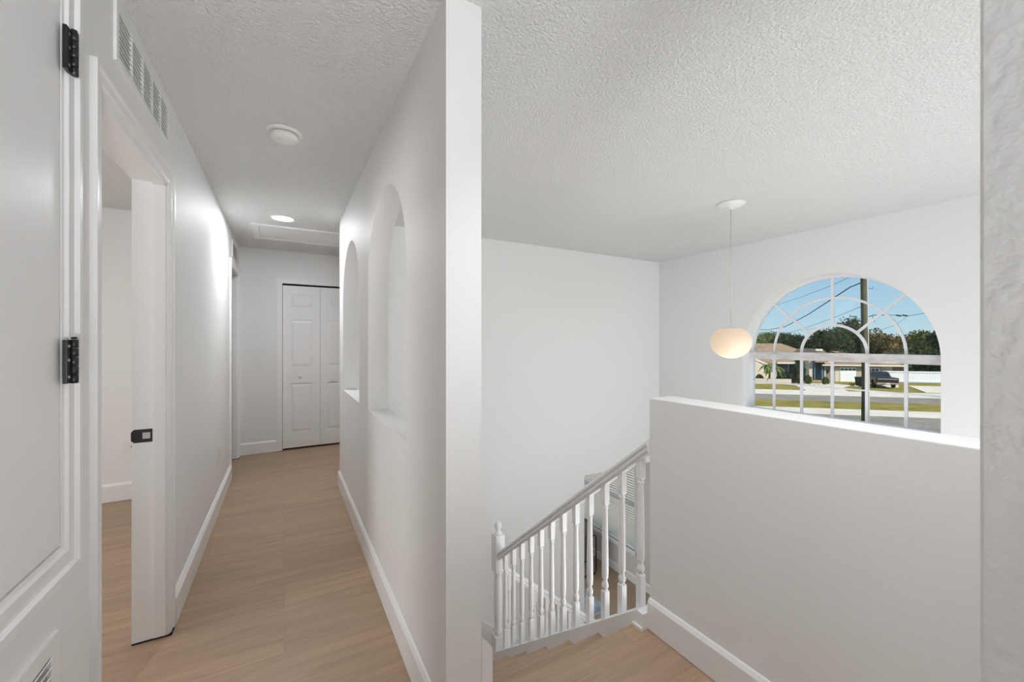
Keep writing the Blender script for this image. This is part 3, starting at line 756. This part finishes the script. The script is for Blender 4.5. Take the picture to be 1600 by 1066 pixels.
def fpart(name, x0, x1, y0, y1, bb, m, dep=.06, parent=None, label=None):
    b = nb(); a0 = AB(x0, bb)[0]; a1 = AB(x1, bb)[0]; xm = (x0 + x1) / 2
    ebox(b, a0, a1, bb - dep, bb, ZB(xm, y1, bb), ZB(xm, y0, bb)); o = obj(name, b, m, parent or hs)
    if label: o['label'] = label
    return o
bf = BH - 3
gd = fpart('garage_door', 1312, 1337, 574, 599.5, bf, 'garage', .08, label='white garage door')
for k in range(4):
    b = nb(); x0 = 1313.2 + k * 6.1; a0 = AB(x0, bf)[0]; a1 = AB(x0 + 4.8, bf)[0]; z0 = ZB(x0, 579.0, bf); r = (a1 - a0) / 2
    P = [(a0, z0), (a1, z0)] + [((a0 + a1) / 2 + r * math.cos(PI * i / 8), z0 + .09 + r * .8 * math.sin(PI * i / 8)) for i in range(9)]
    vs = [b.verts.new(E(p[0], bf - .10, p[1])) for p in P]; b.faces.new(vs)
    r_ = bmesh.ops.extrude_face_region(b, geom=b.faces[:]); [setattr(v, 'co', v.co + eb * .03) for v in r_['geom'] if isinstance(v, bmesh.types.BMVert)]
    obj('garage_window', b, 'darkglass', gd)
gd2 = fpart('garage_door', 1348, 1374, 575, 600.5, bf, 'garage', .08, label='white garage door')
for k in range(4):
    fpart('garage_window', 1350 + k * 6, 1354.5 + k * 6, 576.5, 580, bf - .08, 'darkglass', .03, gd2)
fpart('light_wall_strip', 1304.5, 1311.5, 574, 600, bf, 'stucco', .03)  # same front wall at the unshaded stucco colour
fpart('lantern', 1292.5, 1294.3, 578, 583, bf, 'black', .15)
# entry and windows
fpart('window', 1214, 1231, 568, 588, BH, 'darkglass', .05)
fpart('window', 1233, 1253, 567, 590, BH, 'darkglass', .05)
fpart('window_trim', 1230.5, 1232.5, 567, 590, BH, 'bluetrim', .12)
fpart('window_trim', 1213, 1254, 566.5, 568, BH, 'bluetrim', .12)
en = fpart('entry_wall', 1256, 1290, 560, 596, BH - 1.5, 'stucco', 1.5)
fpart('entry_recess', 1270, 1288, 566, 594, BH - 3.0, 'doorpaint', .06)
fpart('front_door', 1273, 1283, 568, 593, BH - 3.06, 'darkglass', .05)
fpart('door_frame', 1271.6, 1273, 566, 593, BH - 3.06, 'bluetrim', .12); fpart('door_frame', 1283, 1284.4, 566, 593, BH - 3.06, 'bluetrim', .12)
fpart('entry_canopy', 1269, 1289, 562, 566, BH - 3.0, 'shingle', .9)
b = nb(); g0, g1 = AB(1266, BH - 3)[0], AB(1296, BH - 3)[0]; gm = (g0 + g1) / 2; gz0, gz1 = ZB(1281, 556, BH - 3), ZB(1281, 545, BH - 3)
epoly(b, [(g0, BH - 3.4, gz0), (g1, BH - 3.4, gz0), (gm, BH - 3.4, gz1), (g0, BH + 3, gz0), (g1, BH + 3, gz0), (gm, BH + 3, gz1)], [(0, 1, 2), (3, 5, 4), (0, 2, 5, 3), (1, 4, 5, 2), (0, 3, 4, 1)])
obj('entry_gable', b, 'shingle', hs)
fpart('gable_peak', 1274, 1285, 545.5, 548.5, BH - 3.45, 'fascia', .08)
# left gable fascia
b = nb(); p0 = (AB(1180, BH - 2)[0], ZB(1180, 560, BH - 2)); p1 = (AB(1199, BH - 2)[0], ZB(1199, 568.5, BH - 2))
epoly(b, [(p0[0], BH - 2.1, p0[1] - .25), (p1[0], BH - 2.1, p1[1] - .25), (p1[0], BH - 2.1, p1[1]), (p0[0], BH - 2.1, p0[1]), (p0[0], BH - 1.9, p0[1] - .25), (p1[0], BH - 1.9, p1[1] - .25), (p1[0], BH - 1.9, p1[1]), (p0[0], BH - 1.9, p0[1])], [(0, 1, 2, 3), (7, 6, 5, 4), (0, 4, 5, 1), (1, 5, 6, 2), (2, 6, 7, 3), (3, 7, 4, 0)])
obj('gable_fascia', b, 'fascia', hs)
b = nb(); ebox(b, aL - 5, AB(1194, BH - 2)[0], BH - 2, BH + 1, ZG, ZB(1190, 566, BH - 2)); obj('left_wing_wall', b, 'stucco', hs)
b = nb(); w0, w1_ = AB(1165, 55.5)[0], AB(1236, 55.5)[0]; ebox(b, w0, w1_, 55.4, 55.7, ZG, ZB(1200, 592, 55.5))
tag(obj('garden_wall', b, 'stone'), 'low pale garden wall in front of the house at left', 'garden wall')

# fence
b = nb(); f0 = AB(1378, 60.4)[0]; f1 = AB(1520, 60.4)[0]; ft = ZB(1420, 580.5, 60.4)
n = int((f1 - f0) / .25)
for k in range(n): ebox(b, f0 + k * .25, f0 + k * .25 + .235, 60.4, 60.46, ZG + .05, ft)
fe = thing('fence', E((f0 + f1) / 2, 60.4), 'long white privacy fence right of the truck', 'fence')
obj('boards', b, 'fence', fe)
b = nb(); ebox(b, f0, f1, 60.33, 60.4, ft - .15, ft + .02); ebox(b, f0, f1, 60.33, 60.4, ZG + .15, ZG + .3); obj('rail', b, 'fence', fe)

# plants
def leaves(bm, c, rx, ry, rz, n, s, low=-.8, seed=0):
    rnd = random.Random(seed)
    for _ in range(n):
        while True:
            p = Vector((rnd.uniform(-1, 1), rnd.uniform(-1, 1), rnd.uniform(low, 1)))
            if .62 < p.length < 1: break
        q = Vector((c[0] + p.x * rx, c[1] + p.y * ry, c[2] + p.z * rz))
        a = Vector((rnd.gauss(0, 1), rnd.gauss(0, 1), rnd.gauss(0, 1))).normalized(); d = a.orthogonal().normalized()
        d.rotate(Matrix.Rotation(rnd.uniform(0, 6.28), 3, a)); e = a.cross(d); l = s * rnd.uniform(.6, 1.3)
        vs = [bm.verts.new(q + d * l * .5), bm.verts.new(q + e * l * .3), bm.verts.new(q - d * l * .5), bm.verts.new(q - e * l * .3)]
        bm.faces.new(vs)
def blob(bm, c, rx, ry, rz, seed):
    rnd = random.Random(seed)
    g = bmesh.ops.create_icosphere(bm, subdivisions=3, radius=1)
    ph = [rnd.uniform(0, 6) for _ in range(6)]
    for v in g['verts']:
        p = v.co; k = 1 + .13 * math.sin(5 * p.x + ph[0]) * math.sin(5 * p.y + ph[1]) + .10 * math.sin(9 * p.z + ph[2]) * math.sin(8 * p.x + ph[3])
        v.co = Vector((c[0] + p.x * rx * k, c[1] + p.y * ry * k, c[2] + p.z * rz * k))
def tree(x, ytop, b_, halfpx, m, label, zlow=None, seed=0, lobes=7, group='trees beyond the houses', cat='tree'):
    a, d = AB(x, b_); zt = ZB(x, ytop, b_); R = halfpx / F * d; base = E(a, b_)
    o = thing('tree', base, label, cat, group)
    rnd = random.Random(seed); H = zt - ZG
    b = nb(); tube(b, [base, base + Vector((.2, .1, H * .35)), base + Vector((-.1, .2, H * .75))], [R * .07 + .12, R * .05 + .1, .08], 8)
    for k in range(3):
        q = base + Vector((rnd.uniform(-R, R) * .5, rnd.uniform(-R, R) * .5, H * .75)); tube(b, [base + Vector((.1, .1, H * .3)), q], [.12, .05], 6)
    obj('trunk', b, 'bark', o)
    b = nb(); low = ZG + H * .12 if zlow is None else zlow
    for k in range(lobes):
        ang = rnd.uniform(0, 6.28); rr = R * rnd.uniform(.25, .62) if k else 0
        sz = R * rnd.uniform(.42, .62) if k else R * .62
        vz = (zt - low) / 2 * rnd.uniform(.5, .8) if k else (zt - low) * .5
        cz = (low + zt) / 2 + rnd.uniform(-.25, .25) * (zt - low) if k else zt - vz
        cz = min(cz, zt - vz * .95)
        c = Vector((base.x, base.y, cz)) + ea * rr * math.cos(ang) + eb * rr * math.sin(ang)
        blob(b, c, sz * .68, sz * .68, vz * .72, seed * 10 + k)
        leaves(b, c, sz * 1.12, sz * 1.12, vz * 1.08, 900, .36, -1, seed * 13 + k)
    obj('crown', b, m, o); return o
tree(1190, 521, 95, 32, 'leaf_mid', 'green tree above the house roof at the left edge of the window', seed=1)
tree(1215, 519, 100, 26, 'leaf_mid', 'green tree behind the left half of the brown roof', seed=2)
tree(1240, 521, 92, 26, 'leaf_dark', 'dark tree above the middle of the brown roof', seed=3)
tree(1278, 517, 90, 26, 'leaf_dark', 'dark tree behind the white entry gable', seed=4)
tree(1322, 497, 84, 26, 'leaf_dark', 'tallest dark tree, just left of the utility pole', seed=5, lobes=11)
tree(1300, 512, 80, 30, 'leaf_dark', 'broad dark tree in front of the tallest one', seed=6)
tree(1368, 514, 82, 24, 'leaf_brown', 'olive brown tree just right of the utility pole', seed=7, lobes=9)
tree(1395, 523, 78, 26, 'leaf_brown', 'golden brown tree right of centre behind the garage', seed=8, lobes=9)
tree(1443, 517, 76, 24, 'leaf_mid', 'green tree near the right edge of the arched window', seed=9, lobes=9)
tree(1478, 512, 74, 24, 'leaf_dark', 'dark tree at the right edge of the arched window', seed=10)
tree(1420, 545, 72, 30, 'leaf_dark', 'low dark tree over the white fence', seed=11)
tree(1465, 548, 70, 30, 'leaf_dark', 'low dark tree at the right end of the fence', seed=12)
def shrub(x, yb, yt, b_, half, m, label, seed, cat='shrub'):
    a, d = AB(x, b_); r = half / F * d; zt = ZB(x, yt, b_); b = nb(); c = E(a, b_, (ZG + zt) / 2)
    blob(b, c, r * .8, r * .8, (zt - ZG) / 2 * .95, seed); leaves(b, c, r, r, (zt - ZG) / 2 * 1.1, 500, .28, -1, seed)
    return tag(obj('shrub', b, m), label, cat, 'shrubs before the house')
shrub(1250, 596, 561, 56, 7.5, 'leaf_dark', 'tall dark conical shrub left of the front entry', 31)
shrub(1238, 596, 580, 56.5, 7, 'leaf_dark', 'dark low shrub left of the tall one', 32)
shrub(1222, 596, 584, 56.5, 8, 'leaf_dark', 'dark shrub under the left windows', 33)
shrub(1187, 596, 586, 56.8, 5, 'leaf_light', 'pale green shrub left of the palm', 34)
shrub(1263, 598, 587, 56, 4, 'leaf_mid', 'small green shrub against the entry wall', 35)
shrub(1290, 598, 590, 55.6, 4, 'leaf_mid', 'small green shrub before the shaded garage side wall', 36)
def palm(x, ytop, b_, label, seed):
    a, d = AB(x, b_); base = E(a, b_); zt = ZB(x, ytop, b_) - .4; o = thing('palm_tree', base, label, 'palm tree', 'palms before the house')
    b = nb(); tube(b, [base, base + ea * .12 + Vector((0, 0, (zt - ZG) * .5)), base + Vector((0, 0, zt - ZG))], [.13, .10, .08], 8); obj('trunk', b, 'bark', o)
    b = nb(); rnd = random.Random(seed); tp = base + Vector((0, 0, zt - ZG))
    for k in range(18):
        an = k * 2.4; up = rnd.uniform(-.1, .9); L = rnd.uniform(.9, 1.3); dr = Vector((math.cos(an), math.sin(an), 0)); P = []
        for i in range(6):
            t = i / 5; P.append(tp + dr * L * t + Vector((0, 0, up * t - 1.1 * t * t)))
        side = dr.cross(Vector((0, 0, 1)))
        for i in range(5):
            w = .16 * (1 - abs(i / 5 - .4)); 
            b.faces.new([b.verts.new(q) for q in (P[i] - side * w + Vector((0, 0, -.08)), P[i], P[i + 1], P[i + 1] - side * w * .8 + Vector((0, 0, -.08)))])
            b.faces.new([b.verts.new(q) for q in (P[i], P[i] + side * w + Vector((0, 0, -.08)), P[i + 1] + side * w * .8 + Vector((0, 0, -.08)), P[i + 1])])
    obj('fronds', b, 'leaf_light', o)
palm(1201, 566, 56.2, 'small palm with double height at left before the house', 1)
palm(1209, 569, 55.9, 'shorter palm just right of the first palm', 2)
sb = nb(); bmesh.ops.create_icosphere(sb, subdivisions=2, radius=.16)
for v in sb.verts: v.co.z = v.co.z * .7 + .11
st0 = obj('garden_stone', sb, 'stone')
tag(st0, 'small pale stone edging the flower bed before the entry', 'stone', 'stones edging the flower bed')
for k in range(11):
    o = st0 if k == 0 else st0.copy()
    if k: C.objects.link(o)
    a, d = AB(1266 + k * 3.9, 54.6 - k * .03); o.location = E(a, 54.6, ZG - .0); o.scale = (random.uniform(.7, 1.3),) * 3; o.rotation_euler.z = k
# wheelie bin
a, d = AB(1343, 55); bb = nb(); p = E(a, 55)
wb = thing('wheelie_bin', p, 'dark wheelie bin left of the utility pole, before the garage', 'bin')
vs = bx(bb, p.x - .3, p.x + .3, p.y - .35, p.y + .35, ZG + .05, ZG + 1.0)
for v in vs:
    if v.co.z < ZG + .5: v.co.x = p.x + (v.co.x - p.x) * .8; v.co.y = p.y + (v.co.y - p.y) * .8
obj('bin_body', bb, 'bin', wb); bb = nb(); bx(bb, p.x - .33, p.x + .33, p.y - .38, p.y + .38, ZG + 1.0, ZG + 1.08, .02); obj('bin_lid', bb, 'bin', wb)

# pickup truck ---------------------------------------------------------------
tx, td = 1387, 44.2
kk = (tx - 800) / F
rp = rt * kk * td + fw * td                      # rear centre
ang = math.radians(26.0)
hd_ = fw * math.cos(ang) + rt * math.sin(ang)    # heading, away from the window
sd_ = Vector((hd_.y, -hd_.x, 0))                 # its right side
tr = thing('pickup_truck', (rp.x, rp.y, ZG), 'dark maroon pickup truck parked before the garage, rear towards us', 'truck')
TM = Matrix(((hd_.x, sd_.x, 0, rp.x), (hd_.y, sd_.y, 0, rp.y), (0, 0, 1, ZG + .03), (0, 0, 0, 1)))
def tpart(name, fn, m, label=None, parent=None):
    b = nb(); fn(b); xf(b, TM); bmesh.ops.recalc_face_normals(b, faces=b.faces[:]); o = obj(name, b, m, parent or tr)
    if label: o['label'] = label
    return o
W_ = .95
def body(b):   # side profile in (x along heading, z)
    P = [(.05, .55), (.05, 1.15), (2.05, 1.15), (2.15, 1.12), (3.75, 1.10), (4.9, 1.02), (5.2, .9), (5.25, .5), (4.75, .48), (4.70, .70), (4.5, .86), (4.15, .86), (3.95, .70), (3.9, .45), (1.65, .45), (1.6, .70), (1.4, .88), (1.0, .88), (.8, .70), (.75, .52)]
    slab(b, P, [], 'y', -W_, W_)
tb = tpart('truck_body', body, 'truck')
def cab(b):
    rows = [[(2.05, 1.13), (3.85, 1.11)], [(2.2, 1.62), (3.35, 1.62)], [(2.35, 1.70), (3.2, 1.70)]]
    ws = [W_ * .98, W_ * .80, W_ * .72]; R = []
    for (p, q), w in zip(rows, ws): R.append([b.verts.new(v) for v in ((p[0], -w, p[1]), (q[0], -w, q[1]), (q[0], w, q[1]), (p[0], w, p[1]))])
    for u, v in zip(R, R[1:]):
        for k in range(4): b.faces.new((u[k], u[(k + 1) % 4], v[(k + 1) % 4], v[k]))
    b.faces.new(R[0][::-1]); b.faces.new(R[-1])
cb = tpart('cab', cab, 'truck')
def glz(b):
    for s in (-1, 1):
        for (x0, x1) in ((2.35, 2.85), (2.92, 3.45)):
            b.faces.new([b.verts.new(v) for v in ((x0, s * .925, 1.2), (x1, s * .925, 1.2), (min(x1, 3.30), s * .80, 1.58), (x0 + .05, s * .80, 1.58))])
    b.faces.new([b.verts.new(v) for v in ((2.07, -.78, 1.2), (2.07, .78, 1.2), (2.18, .68, 1.58), (2.18, -.68, 1.58))])
tpart('cab_glass', glz, 'darkglass', 'dark cab windows', cb)
def tail(b): bx(b, .0, .06, -W_ + .12, W_ - .12, .62, 1.16, .01)
tg = tpart('tailgate', tail, 'truck')
tpart('trim_strip', lambda b: bx(b, -.015, .01, -W_ + .12, W_ - .12, .98, 1.06), 'truck_trim', 'pale strip', tg)
tpart('bumper', lambda b: bx(b, -.12, .06, -W_ + .02, W_ - .02, .48, .62, .02), 'truck_trim', 'grey rear bumper')
tpart('number_plate', lambda b: bx(b, -.135, -.12, -.16, .16, .50, .62), 'plateW', 'white number plate')
for s in (-1, 1): tpart('tail_light', lambda b: bx(b, -.01, .07, s * (W_ - .10) - .06, s * (W_ - .10) + .06, .68, 1.1, .01), mat('red_lens', (.07, .008, .008), .3, .5) if s < 0 else bpy.data.materials['red_lens'], 'red tail light')
for (wx, s) in ((1.2, -1), (1.2, 1), (4.33, -1), (4.33, 1)):
    def wheel(b):
        lathe(b, [(.20, -.12), (.34, -.12), (.37, -.09), (.37, .09), (.34, .12), (.20, .12)], 24)
        xf(b, Matrix.Translation((wx, s * (W_ - .12), .37)) @ Matrix.Rotation(PI / 2, 4, 'X'))
    wh = tpart('wheel', wheel, 'tyre')
    def hub(b):
        lathe(b, [(.19, -.125), (.17, -.13), (.06, -.135)], 20) if s < 0 else lathe(b, [(.06, .115), (.17, .125), (.19, .13)], 20)
        xf(b, Matrix.Translation((wx, s * (W_ - .12), .37)) @ Matrix.Rotation(PI / 2, 4, 'X'))
    tpart('hubcap', hub, 'truck_trim', 'grey hubcap', wh)

# utility pole and wires -------------------------------------------------------
pd = 20.
pa = rt * ((1350.5 - 800) / F) * pd + fw * pd
pt = rt * ((1346.5 - 800) / F) * pd + fw * pd
up = thing('utility_pole', (pa.x, pa.y, ZG), 'tall dark wooden utility pole behind the arched window', 'utility pole')
b = nb(); topz = 5.6; dz = topz - ZG
px_per = (pt - pa) * ((topz - ZG) / 6.6)
def plen(x, y, d): v = rt * ((x - 800) / F) * d + fw * d; return Vector((v.x, v.y, EYE - (y - Y0) / F * d))
tube(b, [(pa.x, pa.y, ZG), plen(1351.5, 600, pd), plen(1349.0, 435, pd), plen(1347.6, 360, pd)], [.135, .125, .115, .11], 20)
obj('pole_shaft', b, 'pole', up)
def plen(x, y, d): v = rt * ((x - 800) / F) * d + fw * d; return Vector((v.x, v.y, EYE - (y - Y0) / F * d))
b = nb(); tube(b, [plen(1358.6, 735, pd - .06), plen(1358.0, 600, pd - .06), plen(1355.0, 436, pd - .06), plen(1353.2, 362, pd - .06)], .024, 8)
o = obj('conduit', b, 'conduit', up); o['label'] = 'pale vertical conduit'
b = nb(); tube(b, [plen(1350, 497, pd), plen(1357, 495, pd), plen(1365, 492.5, pd + .2), plen(1380, 492.5, pd + .4)], .02, 6); tube(b, [plen(1363, 493, pd + .1), plen(1367, 503, pd + .1)], .012, 6); obj('bracket', b, 'wire', up)
def wire(pts, label, r=.012):
    P = [plen(*p) for p in pts]; Q = []
    for i in range(len(P) - 1):
        for k in range(6):
            t = k / 6; Q.append(P[i].lerp(P[i + 1], t))
    Q.append(P[-1]); b = nb(); tube(b, Q, r, 6)
    return tag(obj('power_line', b, 'wire'), label, 'power line', 'power lines at the utility pole')
wire([(1150, 514, 60), (1200, 515.5, 42), (1226, 511, 34), (1262, 492, 27), (1296, 470, 22), (1328, 449, 20.5), (1348, 441, pd)], 'thick dark power line rising from left up to the pole', .026)
wire([(1150, 497, 45), (1250, 465, 28), (1300, 446, 21), (1347, 424, pd)], 'faint upper power line left of the pole', .010)
wire([(1190, 531, 70), (1260, 512, 40), (1310, 494, 26), (1348, 478, pd)], 'thin power line meeting the pole at mid height', .012)
wire([(1190, 528, 72), (1262, 515, 40), (1310, 506, 24), (1349, 497, pd)], 'lowest thin power line left of the pole', .010)
wire([(1380, 492.5, pd + .4), (1400, 492.5, 21), (1418, 494, 22), (1442, 490, 23), (1500, 480, 26)], 'power line running right from the pole bracket', .014)
wire([(1357, 519, pd), (1378, 515, 21), (1400, 508, 23), (1418, 494, 26)], 'thin sagging power line right of the pole', .008)
wire([(1357, 450, pd), (1363, 452, pd + .3), (1364, 448, pd + .3)], 'short curled cable end at the top of the pole', .010)
b = nb(); 
for x in (1404, 1414): tube(b, [plen(x - 3, 492.8, 21.1), plen(x + 3, 493.6, 21.4)], [.04, .045], 8)
tag(obj('cable_splice', b, 'wire'), 'dark thick splice pieces on the line right of the pole', 'cable splice')

# ------------------------------------------------------------------ lights
LN = []
def area(name, loc, size, power, col=(1, .985, .96), rot=(0, 0, 0), shape='DISK', sy=None, spread=None):
    LN.append(name)
    l = bpy.data.lights.new(name, 'AREA'); l.shape = shape; l.size = size; l.energy = power; l.color = col
    if sy: l.size_y = sy
    if spread: l.spread = spread
    o = bpy.data.objects.new(name, l); C.objects.link(o); o.location = loc; o.rotation_euler = rot; return o
def point(name, loc, power, r, col=(.93, .97, 1)):
    l = bpy.data.lights.new(name, 'POINT'); l.energy = power; l.color = col; l.shadow_soft_size = r
    o = bpy.data.objects.new(name, l); C.objects.link(o); o.location = loc; return o
COOL = (.985, .99, 1)
area('hall_downlight', (-.01, 4.17, ZC - .006), .15, 14., COOL)
area('landing_back_fill', (.4, -1.0, ZC - .01), 1.0, 2.2, COOL)  # added fill over the landing, no fixture there
area('landing_top_fill', (1.08, .50, ZC - .03), .35, 7.2, COOL, spread=math.radians(120))  # unseen lamp added to brighten the half wall and landing floor
area('hall_fill', (.2, -1.6, .8), .6, 10.5, COOL, (math.radians(121), 0, math.radians(9)), spread=math.radians(76))  # added lamp aimed up the hall to lift its ceiling
area('foyer_south_fill', (3.1, -3.4, .1), 2.6, 95., COOL, (-PI / 2 - math.radians(25), 0, PI), 'RECTANGLE', 2.4)  # big soft fill added by the foyer wall, no window behind it
area('foyer_up_fill', (2.75, .6, -1.0), 2.0, 46., COOL, (PI, 0, 0))  # hidden source facing up, added to lighten the foyer ceiling
area('bedroom_daylight', (-3.85, 1.9, 1.35), 1.3, 45., COOL, (0, -PI / 2, 0), 'RECTANGLE', 1.5)
area('bedroom_fill', (-2.4, 3.0, ZC - .03), .5, 8., COOL)  # extra fill light for the bedroom, not a known lamp
area('hall_branch_fill', (2.5, 4.9, 1.35), 1.0, 2., COOL, (0, PI / 2, 0), 'RECTANGLE', 1.2)  # weak invented source in the hall branch
area('lower_room_top_fill', (3.2, 6.6, ZLC - .03), .5, 7., COOL)  # fill added under the downstairs ceiling
area('lower_room_fill', (2.3, 5.9, -1.25), 1.6, 26., COOL, (0, -PI / 2, 0), 'RECTANGLE', 1.6)  # added inside the room to light the blind and window wall
point('pendant_bulb', (PX, PY, GZ - .22), 1.5, .15, (1, .80, .58))
s = bpy.data.lights.new('sun', 'SUN'); s.energy = 4.6; s.angle = .009; s.color = (1, .93, .82)
so = bpy.data.objects.new('sun', s); C.objects.link(so)
ts = Vector((-.08, -1, .80)).normalized(); so.rotation_euler = ts.to_track_quat('Z', 'Y').to_euler()

w = bpy.data.worlds.new('world'); S.world = w; w.use_nodes = True
n = w.node_tree.nodes; lk = w.node_tree.links; bg = n['Background']
tc = n.new('ShaderNodeTexCoord'); sx = n.new('ShaderNodeSeparateXYZ'); rp_ = n.new('ShaderNodeValToRGB')
lk.new(tc.outputs['Generated'], sx.inputs[0]); lk.new(sx.outputs['Z'], rp_.inputs['Fac']); lk.new(rp_.outputs[0], bg.inputs['Color'])
e = rp_.color_ramp.elements; e[0].position = 0; e[0].color = (.53, .70, .76, 1); e[1].position = 1; e[1].color = (.14, .24, .42, 1)
m_ = e.new(.06); m_.color = (.43, .64, .77, 1); m_ = e.new(.18); m_.color = (.27, .49, .73, 1)
bg.inputs['Strength'].default_value = 1.0

S.view_settings.view_transform = 'Standard'; S.view_settings.look = 'None'; S.view_settings.gamma = 1; S.view_settings.exposure = .08
S.view_settings.use_curve_mapping = False
S.cycles.max_bounces = 14; S.cycles.diffuse_bounces = 9; S.cycles.glossy_bounces = 3; S.cycles.transparent_max_bounces = 12
S.cycles.sample_clamp_indirect = 6; S.cycles.caustics_reflective = False; S.cycles.caustics_refractive = False
S.cycles.use_denoising = True
